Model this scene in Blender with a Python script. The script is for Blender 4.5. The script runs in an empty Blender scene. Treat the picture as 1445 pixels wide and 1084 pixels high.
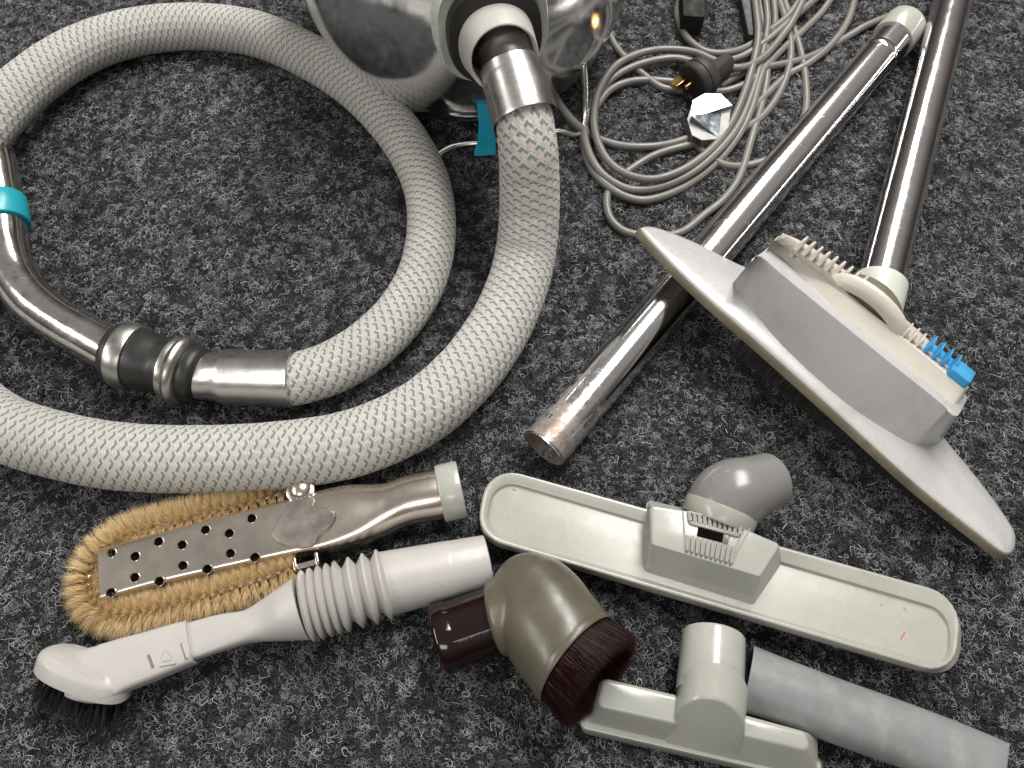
import bpy, math, random
import numpy as np
from mathutils import Vector, Matrix
random.seed(7); rng = np.random.default_rng(7)
S = bpy.context.scene
# ------------------------------------------------------------------ camera
H = 0.55; TH = math.radians(64.0); FPX = 1150.0; CX, CY = 722.5, 542.0
cd = bpy.data.cameras.new('camera'); cam = bpy.data.objects.new('camera', cd)
S.collection.objects.link(cam); S.camera = cam
cam.location = (0, 0, H); cam.rotation_euler = (math.pi/2 - TH, 0, 0)
cd.sensor_width = 36; cd.lens = FPX/1445*36; cd.clip_start = 0.01; cd.clip_end = 50
FW = Vector((0, math.cos(TH), -math.sin(TH))); RT = Vector((1, 0, 0)); UP = Vector((0, math.sin(TH), math.cos(TH)))
# ------------------------------------------------------------------ room light
W = bpy.data.worlds.new('World'); S.world = W; W.use_nodes = True
wn, wl = W.node_tree.nodes, W.node_tree.links
tc = wn.new('ShaderNodeTexCoord'); sx = wn.new('ShaderNodeSeparateXYZ'); cr = wn.new('ShaderNodeValToRGB')
wl.new(tc.outputs['Generated'], sx.inputs[0]); wl.new(sx.outputs['Z'], cr.inputs['Fac'])
cr.color_ramp.elements[0].position = 0.0; cr.color_ramp.elements[0].color = (0.05, 0.042, 0.038, 1)
cr.color_ramp.elements[1].position = 1.0; cr.color_ramp.elements[1].color = (0.40, 0.385, 0.365, 1)
for p, c in ((0.25, (0.13, 0.105, 0.09)), (0.45, (0.26, 0.235, 0.215)), (0.6, (0.42, 0.40, 0.38))):
    e = cr.color_ramp.elements.new(p); e.color = (*c, 1)
wl.new(cr.outputs['Color'], wn['Background'].inputs['Color'])
wn['Background'].inputs['Strength'].default_value = 0.64
def area(name, loc, sx_, sy_, power, rz=0, col=(1, 0.972, 0.935)):
    l = bpy.data.lights.new(name, 'AREA'); l.shape = 'RECTANGLE'; l.size = sx_; l.size_y = sy_
    l.energy = power; l.color = col
    o = bpy.data.objects.new(name, l); S.collection.objects.link(o)
    o.location = loc; o.rotation_euler = (0, 0, rz)
area('ceiling_lamp', (0.72, 2.3, 2.4), 0.85, 3.3, 175)
area('ceiling_lamp_left', (-2.5, -0.5, 2.1), 0.4, 2.4, 62)
area('ceiling_lamp_front', (-0.3, -1.9, 2.4), 1.3, 0.8, 20)
S.view_settings.view_transform = 'Standard'; S.view_settings.look = 'None'
S.view_settings.exposure = 0.12; S.view_settings.gamma = 1.0
S.cycles.max_bounces = 8

# ------------------------------------------------------------------ helpers
def ray(px, py):
    return FW + RT*((px-CX)/FPX) - UP*((py-CY)/FPX)
CAM = Vector((0, 0, H))
def P(px, py, z=0.0):
    d = ray(px, py); return CAM + d*((z-H)/d.z)
def rad(w, px, py, z=0.0):            # a width seen at this point, as a radius in metres
    d = ray(px, py); return w*0.5*((z-H)/d.z)/FPX
class Frame:
    def __init__(s, o, x=Vector((1, 0, 0)), z=Vector((0, 0, 1))):
        s.o = Vector(o); s.x = Vector(x).normalized()
        zz = Vector(z); zz = (zz - s.x*zz.dot(s.x)).normalized()
        s.z = zz; s.y = s.z.cross(s.x).normalized()
        M = Matrix((s.x, s.y, s.z)).transposed().to_4x4(); M.translation = s.o
        s.M = M; s.I = M.inverted()
    def pt(s, px, py, h=0.0):
        d = ray(px, py); q = s.o + s.z*h
        return s.I @ (CAM + d*((q-CAM).dot(s.z)/d.dot(s.z)))
    def loc(s, w): return s.I @ Vector(w)
def thing(name, label, cat, F, group=None):
    o = bpy.data.objects.new(name, None); S.collection.objects.link(o)
    o.matrix_world = F.M; o.empty_display_size = 0.02
    o['label'] = label; o['category'] = cat
    if group: o['group'] = group
    return o
def mesh(name, V, Fc, mat, parent=None, uv=None, smooth=True, sharp=38, bevel=0, sub=0, label=None, kind=None, F=None):
    me = bpy.data.meshes.new(name); me.from_pydata([tuple(v) for v in V], [], [tuple(f) for f in Fc])
    if uv is not None:
        l = me.uv_layers.new(name='UVMap')
        flat = np.array(uv, dtype=np.float32).reshape(-1); l.data.foreach_set('uv', flat)
    me.materials.append(mat)
    me.polygons.foreach_set('use_smooth', [smooth]*len(me.polygons))
    me.update()
    if smooth and not sub: me.set_sharp_from_angle(angle=math.radians(sharp))
    o = bpy.data.objects.new(name, me); S.collection.objects.link(o)
    if parent: o.parent = parent
    if F: o.matrix_world = F.M
    if bevel:
        m = o.modifiers.new('bevel', 'BEVEL'); m.width = bevel; m.segments = 2; m.limit_method = 'ANGLE'; m.angle_limit = math.radians(35)
    if sub:
        m = o.modifiers.new('sub', 'SUBSURF'); m.levels = sub; m.render_levels = sub
    if label: o['label'] = label
    if kind: o['kind'] = kind
    return o
def spline(pts, n=12, closed=False):   # Catmull-Rom through tuples of any length
    A = [np.array(p, dtype=float) for p in pts]; out = []
    N = len(A); rngN = N if closed else N-1
    for i in range(rngN):
        p1, p2 = A[i], A[(i+1) % N]
        p0 = A[(i-1) % N] if closed or i > 0 else 2*p1-p2
        p3 = A[(i+2) % N] if closed or i+2 < N else 2*p2-p1
        for k in range(n):
            t = k/n
            out.append(0.5*((2*p1)+(-p0+p2)*t+(2*p0-5*p1+4*p2-p3)*t*t+(-p0+3*p1-3*p2+p3)*t**3))
    if not closed: out.append(A[-1])
    return out
def frames(C, mode='pt'):
    n = len(C); T = []
    for i in range(n):
        a, b = C[max(i-1, 0)], C[min(i+1, n-1)]
        T.append((b-a).normalized() if (b-a).length > 1e-9 else (T[-1] if T else Vector((1, 0, 0))))
    U = []
    up = Vector((0, 0, 1))
    u = T[0].cross(up)
    u = u.normalized() if u.length > 1e-4 else Vector((1, 0, 0))
    for i in range(n):
        if mode == 'up':
            u = T[i].cross(up).normalized()
        else:
            u = (u - T[i]*u.dot(T[i])).normalized()
        U.append((u, u.cross(T[i]).normalized()))
    return T, U
def sweep(C, R, R2=None, pw=None, seg=32, mode='pt', cap0=True, cap1=True, wall=0, stretch=None):
    """tube along C with radii R (sideways) and R2 (up); pw squareness; wall > 0 leaves the ends open with that thickness"""
    C = [Vector(c) for c in C]; R2 = R2 or R; n = len(C)
    T, U = frames(C, mode)
    V = []; Fc = []; uv = []
    s = [0.0]
    for i in range(1, n):
        k = stretch[i] if stretch is not None else 1
        s.append(s[-1]+(C[i]-C[i-1]).length*k)
    def rings(dr):
        for i in range(n):
            p = pw[i] if isinstance(pw, (list, tuple)) else (pw or 1.0)
            for j in range(seg):
                a = 2*math.pi*j/seg; ca, sa = math.cos(a), math.sin(a)
                ca = math.copysign(abs(ca)**p, ca); sa = math.copysign(abs(sa)**p, sa)
                V.append(C[i]+U[i][0]*(R[i]-dr)*ca+U[i][1]*(R2[i]-dr)*sa)
    rings(0)
    for i in range(n-1):
        for j in range(seg):
            k = (j+1) % seg
            Fc.append((i*seg+j, i*seg+k, (i+1)*seg+k, (i+1)*seg+j))
            uv += [(s[i], j/seg), (s[i], (j+1)/seg), (s[i+1], (j+1)/seg), (s[i+1], j/seg)]
    if wall:
        b = len(V); rings(wall)
        for i in range(n-1):
            for j in range(seg):
                k = (j+1) % seg
                Fc.append((b+i*seg+j, b+(i+1)*seg+j, b+(i+1)*seg+k, b+i*seg+k)); uv += [(s[i], j/seg)]*4
        for i in (0, n-1):
            for j in range(seg):
                k = (j+1) % seg
                f = (i*seg+j, b+i*seg+j, b+i*seg+k, i*seg+k)
                Fc.append(f if i == 0 else f[::-1]); uv += [(s[i], j/seg)]*4
    else:
        if cap0: Fc.append(tuple(reversed(range(seg)))); uv += [(0, 0)]*seg
        if cap1: Fc.append(tuple((n-1)*seg+j for j in range(seg))); uv += [(0, 0)]*seg
    return V, Fc, uv
def lathe(A, B, prof, seg=48, **kw):   # prof: (distance along A->B, radius)
    A, B = Vector(A), Vector(B); d = (B-A).normalized()
    up = Vector((0, 0, 1)); u = d.cross(up)
    u = u.normalized() if u.length > 1e-4 else Vector((1, 0, 0)); v = u.cross(d)
    V = []; Fc = []; uv = []; n = len(prof)
    sl = 0; sv = [0]
    for i in range(1, n):
        sl += math.hypot(prof[i][0]-prof[i-1][0], prof[i][1]-prof[i-1][1]); sv.append(sl)
    for t, r in prof:
        for j in range(seg):
            a = 2*math.pi*j/seg; V.append(A+d*t+(u*math.cos(a)+v*math.sin(a))*r)
    for i in range(n-1):
        for j in range(seg):
            k = (j+1) % seg; Fc.append((i*seg+j, i*seg+k, (i+1)*seg+k, (i+1)*seg+j))
            uv += [(sv[i], j/seg), (sv[i], (j+1)/seg), (sv[i+1], (j+1)/seg), (sv[i+1], j/seg)]
    if kw.get('cap0', True): Fc.append(tuple(reversed(range(seg)))); uv += [(0, 0)]*seg
    if kw.get('cap1', True): Fc.append(tuple((n-1)*seg+j for j in range(seg))); uv += [(0, 0)]*seg
    return V, Fc, uv
def loft(rings, cap0=True, cap1=True):
    n = len(rings[0]); V = [Vector(p) for r in rings for p in r]; Fc = []
    for i in range(len(rings)-1):
        for j in range(n):
            k = (j+1) % n; Fc.append((i*n+j, i*n+k, (i+1)*n+k, (i+1)*n+j))
    if cap0: Fc.append(tuple(reversed(range(n))))
    if cap1: Fc.append(tuple((len(rings)-1)*n+j for j in range(n)))
    return V, Fc
def rpoly(corners, r, z, inset=0.0, n=6):
    """rounded convex polygon (counter-clockwise corners, local x y) pulled in by inset, at height z (number or function)"""
    c = [Vector((p[0], p[1])) for p in corners]; m = len(c)
    area_ = sum(c[i].x*c[(i+1) % m].y-c[(i+1) % m].x*c[i].y for i in range(m))
    if area_ < 0: c.reverse()
    L = []
    for i in range(m):
        a, b = c[i], c[(i+1) % m]; d = (b-a).normalized(); nn = Vector((-d.y, d.x))
        L.append((a+nn*inset, d))
    out = []
    K = []
    for i in range(m):
        (a, d), (b, e) = L[i-1], L[i]
        den = d.x*e.y-d.y*e.x
        t = ((b.x-a.x)*e.y-(b.y-a.y)*e.x)/den
        K.append(a+d*t)
    rr = r if isinstance(r, (list, tuple)) else [r]*m
    for i in range(m):
        k = K[i]; p = (K[i-1]-k).normalized(); q = (K[(i+1) % m]-k).normalized()
        ang = p.angle(q); R_ = max(rr[i]-inset, 0.0004)
        dist = min(R_/math.tan(ang/2), 0.48*(K[i-1]-k).length, 0.48*(K[(i+1) % m]-k).length)
        R_ = dist*math.tan(ang/2)
        ctr = k+(p+q).normalized()*(R_/math.sin(ang/2))
        s0 = k+p*dist-ctr; s1 = k+q*dist-ctr
        a0 = math.atan2(s0.y, s0.x); da = math.atan2(s1.y, s1.x)-a0
        while da > math.pi: da -= 2*math.pi
        while da < -math.pi: da += 2*math.pi
        for j in range(n+1):
            a = a0+da*j/n; x = ctr.x+R_*math.cos(a); y = ctr.y+R_*math.sin(a)
            out.append(Vector((x, y, z(x, y) if callable(z) else z)))
    return out
def block(corners, z0, z1, r, b=0.0008, top=None, n=5):
    """bevelled solid on a rounded polygon; z may be functions; top gives other corners for the upper face"""
    zz = lambda z, d: (lambda x, y: z(x, y)+d) if callable(z) else z+d
    t = top or corners
    return loft([rpoly(corners, r, zz(z0, 0), b, n), rpoly(corners, r, zz(z0, b), 0, n),
                 rpoly(t, r, zz(z1, -b), 0, n), rpoly(t, r, zz(z1, -b*0.3), b*0.3, n), rpoly(t, r, zz(z1, 0), b, n)])
def join(*parts):
    V = []; Fc = []
    for p in parts:
        b = len(V); V += list(p[0]); Fc += [tuple(i+b for i in f) for f in p[1]]
    return V, Fc
def box(c, s, axes=None, b=0.0):
    c = Vector(c); ax = axes or (Vector((1, 0, 0)), Vector((0, 1, 0)), Vector((0, 0, 1)))
    V = [c+ax[0]*(i*s[0]/2)+ax[1]*(j*s[1]/2)+ax[2]*(k*s[2]/2) for k in (-1, 1) for j in (-1, 1) for i in (-1, 1)]
    return V, [(0, 2, 3, 1), (4, 5, 7, 6), (0, 1, 5, 4), (2, 6, 7, 3), (0, 4, 6, 2), (1, 3, 7, 5)]
def bristles(items, w, seg=3):
    """items: (root, tip, bend) -> tapering three-sided bristles in one mesh"""
    V = []; Fc = []
    for root, tip, bend in items:
        d = tip-root; L = d.length
        if L < 1e-6: continue
        t = d/L; u = t.orthogonal().normalized(); v = t.cross(u); b = len(V)
        for k in range(seg):
            f = k/seg; c = root+d*f+bend*(math.sin(f*math.pi*0.5)**2); ww = w*(1-0.45*f)
            for a in (0, 2.094, 4.189): V.append(c+(u*math.cos(a)+v*math.sin(a))*ww)
        V.append(root+d+bend)
        for k in range(seg-1):
            for j in range(3):
                m = (j+1) % 3; Fc.append((b+k*3+j, b+k*3+m, b+k*3+3+m, b+k*3+3+j))
        e = b+(seg-1)*3
        for j in range(3): Fc.append((e+j, e+(j+1) % 3, b+seg*3))
    return V, Fc

# ------------------------------------------------------------------ materials
def newmat(name):
    m = bpy.data.materials.new(name); m.use_nodes = True; nt = m.node_tree
    return m, nt, nt.nodes['Principled BSDF']
def nnode(nt, t, **kw):
    n = nt.nodes.new(t)
    for k, v in kw.items(): setattr(n, k, v)
    return n
def noise(nt, scale, detail=4, rough=0.6, vec=None, coord='Object'):
    n = nnode(nt, 'ShaderNodeTexNoise'); n.inputs['Scale'].default_value = scale
    n.inputs['Detail'].default_value = detail; n.inputs['Roughness'].default_value = rough
    if vec is None: vec = nnode(nt, 'ShaderNodeTexCoord').outputs[coord]
    nt.links.new(vec, n.inputs['Vector']); return n.outputs['Fac']
def ramp(nt, fac, stops):
    r = nnode(nt, 'ShaderNodeValToRGB'); nt.links.new(fac, r.inputs['Fac'])
    e = r.color_ramp.elements
    while len(e) < len(stops): e.new(0.5)
    for k, (p, c) in enumerate(stops):
        e[k].position = p; e[k].color = (*c, 1) if len(c) == 3 else c
    return r.outputs['Color']
def mix(nt, fac, a, b, mode='MIX'):
    m = nnode(nt, 'ShaderNodeMix', data_type='RGBA', blend_type=mode)
    for i, v in ((0, fac), (6, a), (7, b)):
        if isinstance(v, (int, float)): m.inputs[i].default_value = v
        elif isinstance(v, tuple): m.inputs[i].default_value = (*v, 1)
        else: nt.links.new(v, m.inputs[i])
    return m.outputs[2]
def maprange(nt, v, a, b, c, d):
    m = nnode(nt, 'ShaderNodeMapRange'); nt.links.new(v, m.inputs[0])
    for i, x in enumerate((a, b, c, d)): m.inputs[i+1].default_value = x
    return m.outputs[0]
def scratches(nt, scale=60, thr=0.008):   # thin wandering scratch lines
    t = nnode(nt, 'ShaderNodeTexCoord').outputs['Object']
    mp = nnode(nt, 'ShaderNodeMapping'); mp.inputs['Rotation'].default_value = (0.3, 0.5, 0.9); mp.inputs['Scale'].default_value = (1, 0.18, 1)
    nt.links.new(t, mp.inputs['Vector'])
    v = nnode(nt, 'ShaderNodeTexVoronoi', feature='DISTANCE_TO_EDGE'); v.inputs['Scale'].default_value = scale
    nt.links.new(mp.outputs[0], v.inputs['Vector'])
    m1 = maprange(nt, v.outputs['Distance'], 0, thr, 1, 0)
    m2 = maprange(nt, noise(nt, scale*0.6, 2), 0.53, 0.6, 0, 1)
    x = nnode(nt, 'ShaderNodeMath', operation='MULTIPLY'); nt.links.new(m1, x.inputs[0]); nt.links.new(m2, x.inputs[1])
    return x.outputs[0]
def bump(nt, bs, h, strength=0.2, dist=0.0005):
    b = nnode(nt, 'ShaderNodeBump'); b.inputs['Strength'].default_value = strength; b.inputs['Distance'].default_value = dist
    nt.links.new(h, b.inputs['Height']); nt.links.new(b.outputs[0], bs.inputs['Normal'])
def plastic(name, col, rough=0.35, var=0.07, grime=0.0, grimecol=(0.20, 0.16, 0.11), bs_=0.12, scr=0.35, spec=0.5, sss=0.0):
    m, nt, b = newmat(name)
    c = mix(nt, maprange(nt, noise(nt, 28, 6), 0.3, 0.7, 0, 1), tuple(x*(1-var) for x in col), tuple(min(1, x*(1+var)) for x in col))
    c = mix(nt, maprange(nt, noise(nt, 330, 3), 0.62, 0.8, 0, 0.18), c, tuple(x*0.55 for x in col))
    if grime:
        g = maprange(nt, noise(nt, 55, 8, 0.7), 0.5, 0.75, 0, grime); c = mix(nt, g, c, grimecol)
    s = scratches(nt)
    c = mix(nt, maprange(nt, s, 0, 1, 0, scr), c, tuple(x*0.6 for x in col))
    nt.links.new(c, b.inputs['Base Color'])
    nt.links.new(maprange(nt, noise(nt, 90, 5), 0.3, 0.7, rough*0.8, rough*1.3), b.inputs['Roughness'])
    b.inputs['Specular IOR Level'].default_value = spec
    if sss:
        b.inputs['Subsurface Weight'].default_value = sss; b.inputs['Subsurface Radius'].default_value = (0.004, 0.003, 0.002); b.inputs['Subsurface Scale'].default_value = 1
    bump(nt, b, noise(nt, 420, 3), bs_, 0.0003)
    return m
def metal(name, col, r0=0.05, r1=0.14, stain=0.0, scr=0.5, dull=0.0, aniso=None, wave=0.0):
    m, nt, b = newmat(name); b.inputs['Metallic'].default_value = 1
    c = mix(nt, maprange(nt, noise(nt, 35, 6), 0.35, 0.65, 0, 1), tuple(x*0.93 for x in col), col)
    rr = maprange(nt, noise(nt, 70, 7, 0.7), 0.35, 0.7, r0, r1)
    s = scratches(nt, 90, 0.006)
    if stain:
        g = maprange(nt, noise(nt, 120, 8, 0.75), 0.52, 0.68, 0, stain)
        c = mix(nt, g, c, (0.16, 0.11, 0.07))
    if dull: c = mix(nt, dull, c, tuple(x*0.6 for x in col))
    c = mix(nt, maprange(nt, s, 0, 1, 0, scr), c, tuple(min(1, x*1.3) for x in col))
    nt.links.new(c, b.inputs['Base Color'])
    a = nnode(nt, 'ShaderNodeMath', operation='ADD'); nt.links.new(rr, a.inputs[0])
    nt.links.new(maprange(nt, s, 0, 1, 0, 0.3*scr), a.inputs[1]); nt.links.new(a.outputs[0], b.inputs['Roughness'])
    if aniso:
        mp = nnode(nt, 'ShaderNodeMapping'); mp.inputs['Scale'].default_value = aniso
        nt.links.new(nnode(nt, 'ShaderNodeTexCoord').outputs['UV'], mp.inputs['Vector'])
        bump(nt, b, noise(nt, 1, 3, vec=mp.outputs[0]), 0.12, 0.0003)
    elif wave:
        bump(nt, b, noise(nt, 22, 3), wave, 0.002)
    return m
M = {}
M['chrome'] = metal('chrome', (0.78, 0.77, 0.775), 0.09, 0.17)
M['chrome_rust'] = metal('rust_spotted_chrome', (0.74, 0.72, 0.70), 0.09, 0.22, stain=0.45)
M['polished'] = metal('polished_tank_steel', (0.86, 0.86, 0.86), 0.12, 0.22, wave=0.06, scr=0.3)
M['alu'] = metal('spun_aluminium', (0.66, 0.64, 0.62), 0.26, 0.36, aniso=(900, 3, 1))
M['nickel'] = metal('nickel_plate', (0.70, 0.63, 0.56), 0.22, 0.28, scr=0.1)
M['nickel_dull'] = metal('dull_nickel_plate', (0.50, 0.45, 0.41), 0.26, 0.40, scr=0.1)
M['wire'] = metal('steel_wire', (0.62, 0.62, 0.58), 0.2, 0.3)
M['mirror'] = metal('mirror_foil', (0.42, 0.46, 0.50), 0.10, 0.42, stain=0.8, wave=1.0)
M['brass'] = metal('brass', (0.75, 0.48, 0.18), 0.2, 0.35)
M['zinc'] = metal('dull_zinc', (0.50, 0.50, 0.46), 0.28, 0.42, dull=0.15)
M['rubber'] = plastic('black_rubber', (0.016, 0.015, 0.014), 0.42, 0.25, grime=0.2, grimecol=(0.06, 0.055, 0.05))
M['green_grey'] = plastic('pale_green_grey_plastic', (0.35, 0.355, 0.32), 0.20, 0.06, grime=0.22)
M['collar_grey'] = plastic('pale_grey_collar_plastic', (0.52, 0.54, 0.49), 0.28, 0.04)
M['beige_grey'] = plastic('beige_grey_plastic', (0.335, 0.332, 0.295), 0.22, 0.06, grime=0.28)
M['warm_grey'] = plastic('warm_grey_plastic', (0.42, 0.405, 0.385), 0.38, 0.05, grime=0.12)
M['cool_grey'] = plastic('cool_grey_plastic', (0.43, 0.43, 0.425), 0.19, 0.10, grime=0.35, scr=0.6)
M['cream'] = plastic('cream_plastic', (0.55, 0.51, 0.45), 0.33, 0.05, grime=0.15)
M['cream_dirty'] = plastic('yellowed_edge_strip', (0.145, 0.125, 0.085), 0.45, 0.45, grime=1.0, grimecol=(0.07, 0.055, 0.035))
M['dark_grey'] = plastic('dark_grey_plastic', (0.16, 0.15, 0.14), 0.4, 0.1, grime=0.3)
M['elbow'] = plastic('mid_grey_plastic', (0.185, 0.18, 0.173), 0.22, 0.05)
M['crevice'] = plastic('weathered_blue_grey_plastic', (0.21, 0.222, 0.222), 0.36, 0.18, grime=0.6, grimecol=(0.34, 0.31, 0.26))
M['olive'] = plastic('olive_grey_plastic', (0.092, 0.083, 0.060), 0.30, 0.2, grime=0.45, grimecol=(0.11, 0.09, 0.06), sss=0.0)
M['maroon'] = plastic('glossy_maroon_plastic', (0.009, 0.0025, 0.003), 0.09, 0.2, spec=0.6)
M['teal'] = plastic('teal_plastic', (0.012, 0.33, 0.40), 0.30, 0.08)
M['teal_rubber'] = plastic('teal_rubber', (0.012, 0.33, 0.46), 0.45, 0.1)
M['blue'] = plastic('sky_blue_plastic', (0.04, 0.29, 0.56), 0.35, 0.15, grime=0.2)
M['cable'] = plastic('grey_cable_sheath', (0.15, 0.142, 0.13), 0.38, 0.12, grime=0.3)
M['black'] = plastic('black_plastic', (0.016, 0.015, 0.014), 0.65, 0.2, spec=0.2)
M['plug'] = plastic('charcoal_plug_plastic', (0.035, 0.033, 0.032), 0.5, 0.2, spec=0.3)
M['void'] = plastic('hollow_shade_black', (0.006, 0.005, 0.004), 0.9, 0.2, spec=0.0)  # near-black colour standing in for the shade inside hollows
M['plug_grey'] = plastic('smoky_grey_plastic', (0.15, 0.15, 0.14), 0.3, 0.2)
M['felt'] = plastic('black_felt', (0.02, 0.02, 0.021), 0.95, 0.4, bs_=1.0, spec=0.1)
M['red'] = plastic('red_paint_mark', (0.45, 0.10, 0.06), 0.5, 0.1)
def hair(name, cols, rough=0.55):
    m, nt, b = newmat(name)
    t = nnode(nt, 'ShaderNodeTexCoord').outputs['Object']
    n = nnode(nt, 'ShaderNodeNewGeometry').outputs['Random Per Island']
    nt.links.new(ramp(nt, n, [(i/(len(cols)-1), c) for i, c in enumerate(cols)]), b.inputs['Base Color'])
    b.inputs['Roughness'].default_value = rough; b.inputs['Specular IOR Level'].default_value = 0.3
    return m
M['straw'] = hair('straw_bristle', [(0.42, 0.27, 0.12), (0.72, 0.53, 0.28), (0.80, 0.62, 0.35), (0.85, 0.72, 0.48)])
M['black_hair'] = hair('black_bristle', [(0.006, 0.006, 0.006), (0.022, 0.021, 0.02), (0.065, 0.062, 0.058)], 0.4)
M['red_hair'] = hair('dark_red_bristle', [(0.004, 0.002, 0.002), (0.012, 0.004, 0.004), (0.025, 0.006, 0.006), (0.06, 0.018, 0.013)], 0.4)
# braided hose cover: two families of threads crossing over and under each other
def braid():
    m, nt, b = newmat('braided_hose_cover'); lk = nt.links
    def ma(op, x, y=None, z=None):
        n = nnode(nt, 'ShaderNodeMath', operation=op)
        for i, v in enumerate((x, y, z)):
            if v is None: continue
            if isinstance(v, (int, float)): n.inputs[i].default_value = v
            else: lk.new(v, n.inputs[i])
        return n.outputs[0]
    uvn = nnode(nt, 'ShaderNodeTexCoord').outputs['UV']; sp = nnode(nt, 'ShaderNodeSeparateXYZ'); lk.new(uvn, sp.inputs[0])
    u, v = sp.outputs[0], sp.outputs[1]
    wob = ma('MULTIPLY', ma('SUBTRACT', noise(nt, 60, 2), 0.5), 0.5)
    U = ma('ADD', ma('DIVIDE', u, 0.00188), wob); Vn = ma('MULTIPLY', v, 44.0)
    a = ma('ADD', U, Vn); c = ma('SUBTRACT', U, Vn)
    ia, ic = ma('FLOOR', a), ma('FLOOR', c); s = ma('ADD', ia, ic)
    dd = ma('SUBTRACT', ia, ic); s4 = ma('FLOORED_MODULO', dd, 4.0)
    A = ma('LESS_THAN', s4, 1.5)
    fa, fc = ma('FRACT', a), ma('FRACT', c)
    top = ma('ADD', ma('MULTIPLY', A, fa), ma('MULTIPLY', ma('SUBTRACT', 1.0, A), fc))
    idx = ma('ADD', ma('MULTIPLY', A, ia), ma('MULTIPLY', ma('SUBTRACT', 1.0, A), ic))
    idx = ma('ADD', idx, ma('SUBTRACT', 1.0, A))
    teal = ma('LESS_THAN', ma('FLOORED_MODULO', idx, 4.0), 0.5)
    h1 = ma('ABSOLUTE', ma('SINE', ma('MULTIPLY', top, math.pi)))
    h3 = ma('ABSOLUTE', ma('SINE', ma('MULTIPLY', top, math.pi*3)))
    hgt = ma('ADD', ma('MULTIPLY', h1, 0.5), ma('MULTIPLY', h3, 0.5))
    hgt = ma('SUBTRACT', hgt, ma('MULTIPLY', teal, 0.35))
    base = mix(nt, maprange(nt, noise(nt, 30, 4), 0.3, 0.7, 0, 1), (0.78, 0.74, 0.69), (0.88, 0.85, 0.80))
    col = mix(nt, teal, base, (0.30, 0.38, 0.365))
    crease_shade = maprange(nt, h1, 0.0, 0.45, 0.42, 0.0)  # shade in the creases between threads, painted into the colour
    col = mix(nt, crease_shade, col, (0.28, 0.26, 0.23))
    spots = maprange(nt, noise(nt, 620, 1), 0.62, 0.70, 0, 0.6)
    col = mix(nt, spots, col, (0.55, 0.36, 0.29))
    col = mix(nt, maprange(nt, noise(nt, 16, 6, 0.7), 0.52, 0.78, 0, 0.28), col, (0.42, 0.38, 0.32))
    lk.new(col, b.inputs['Base Color']); b.inputs['Roughness'].default_value = 0.62; b.inputs['Specular IOR Level'].default_value = 0.25
    bump(nt, b, hgt, 0.9, 0.0013)
    return m
M['braid'] = braid()
def carpet_mat():
    m, nt, b = newmat('charcoal_carpet_backing')
    f = noise(nt, 900, 4, 0.75)
    c = ramp(nt, f, [(0.35, (0.006, 0.006, 0.007)), (0.52, (0.036, 0.037, 0.040)), (0.70, (0.14, 0.14, 0.145))])
    nt.links.new(c, b.inputs['Base Color']); b.inputs['Roughness'].default_value = 1; b.inputs['Specular IOR Level'].default_value = 0.1
    bump(nt, b, noise(nt, 700, 5, 0.7), 1.0, 0.002)
    return m
def fibre_mat(name, lo, hi):
    m, nt, b = newmat(name)
    r = nnode(nt, 'ShaderNodeObjectInfo').outputs['Random']
    g = nnode(nt, 'ShaderNodeNewGeometry').outputs['Random Per Island']
    x = nnode(nt, 'ShaderNodeMath', operation='ADD'); nt.links.new(r, x.inputs[0]); nt.links.new(g, x.inputs[1])
    y = nnode(nt, 'ShaderNodeMath', operation='FRACT'); nt.links.new(x.outputs[0], y.inputs[0])
    nt.links.new(ramp(nt, y.outputs[0], [(0, lo), (0.5, tuple((p+q)/2*0.9 for p, q in zip(lo, hi))), (0.9, hi), (1, (hi[0]*1.25, hi[1]*1.22, hi[2]*1.15))]), b.inputs['Base Color'])
    b.inputs['Roughness'].default_value = 0.6; b.inputs['Specular IOR Level'].default_value = 0.25
    return m
M['carpet'] = carpet_mat()
M['fibre_light'] = fibre_mat('light_grey_carpet_fibre', (0.09, 0.093, 0.099), (0.43, 0.44, 0.46))
M['fibre_dark'] = fibre_mat('charcoal_carpet_fibre', (0.012, 0.012, 0.013), (0.055, 0.056, 0.058))

# ------------------------------------------------------------------ carpet
n = 2
o = mesh('floor', [(-3, -2, 0), (3, -2, 0), (3, 4, 0), (-3, 4, 0)], [(0, 1, 2, 3)], M['carpet'], smooth=False)
o['kind'] = 'structure'; o['label'] = 'charcoal carpet flecked with light grey curly fibres'
def curl(L, r, turns, flat, nseg=10, width=0.00016):
    """one curly thread as a thin three-sided tube lying in the pile"""
    pts = []
    a = random.uniform(0, 6.28); x = y = 0.0; k0 = turns*2*math.pi/nseg*random.choice((-1, 1)); st = L/nseg
    z0 = random.uniform(0.0005, 0.0022)
    for i in range(nseg+1):
        z = z0+flat*math.sin(i/nseg*math.pi)*random.uniform(0.6, 1.2)
        pts.append(Vector((x, y, z)))
        a += k0*random.uniform(0.2, 1.6)+random.gauss(0, 0.35); x += st*math.cos(a); y += st*math.sin(a)
    c = sum(pts, Vector())/len(pts)
    pts = [Vector((p.x-c.x, p.y-c.y, p.z)) for p in pts]
    T, U = frames(pts); V = []; Fc = []
    for i, p in enumerate(pts):
        for q in (0, 2.094, 4.189): V.append(p+(U[i][0]*math.cos(q)+U[i][1]*math.sin(q))*width)
    for i in range(nseg):
        for j in range(3):
            k = (j+1) % 3; Fc.append((i*3+j, i*3+k, i*3+3+k, i*3+3+j))
    return V, Fc
protos = bpy.data.collections.new('carpet_fibre_shapes')
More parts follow.
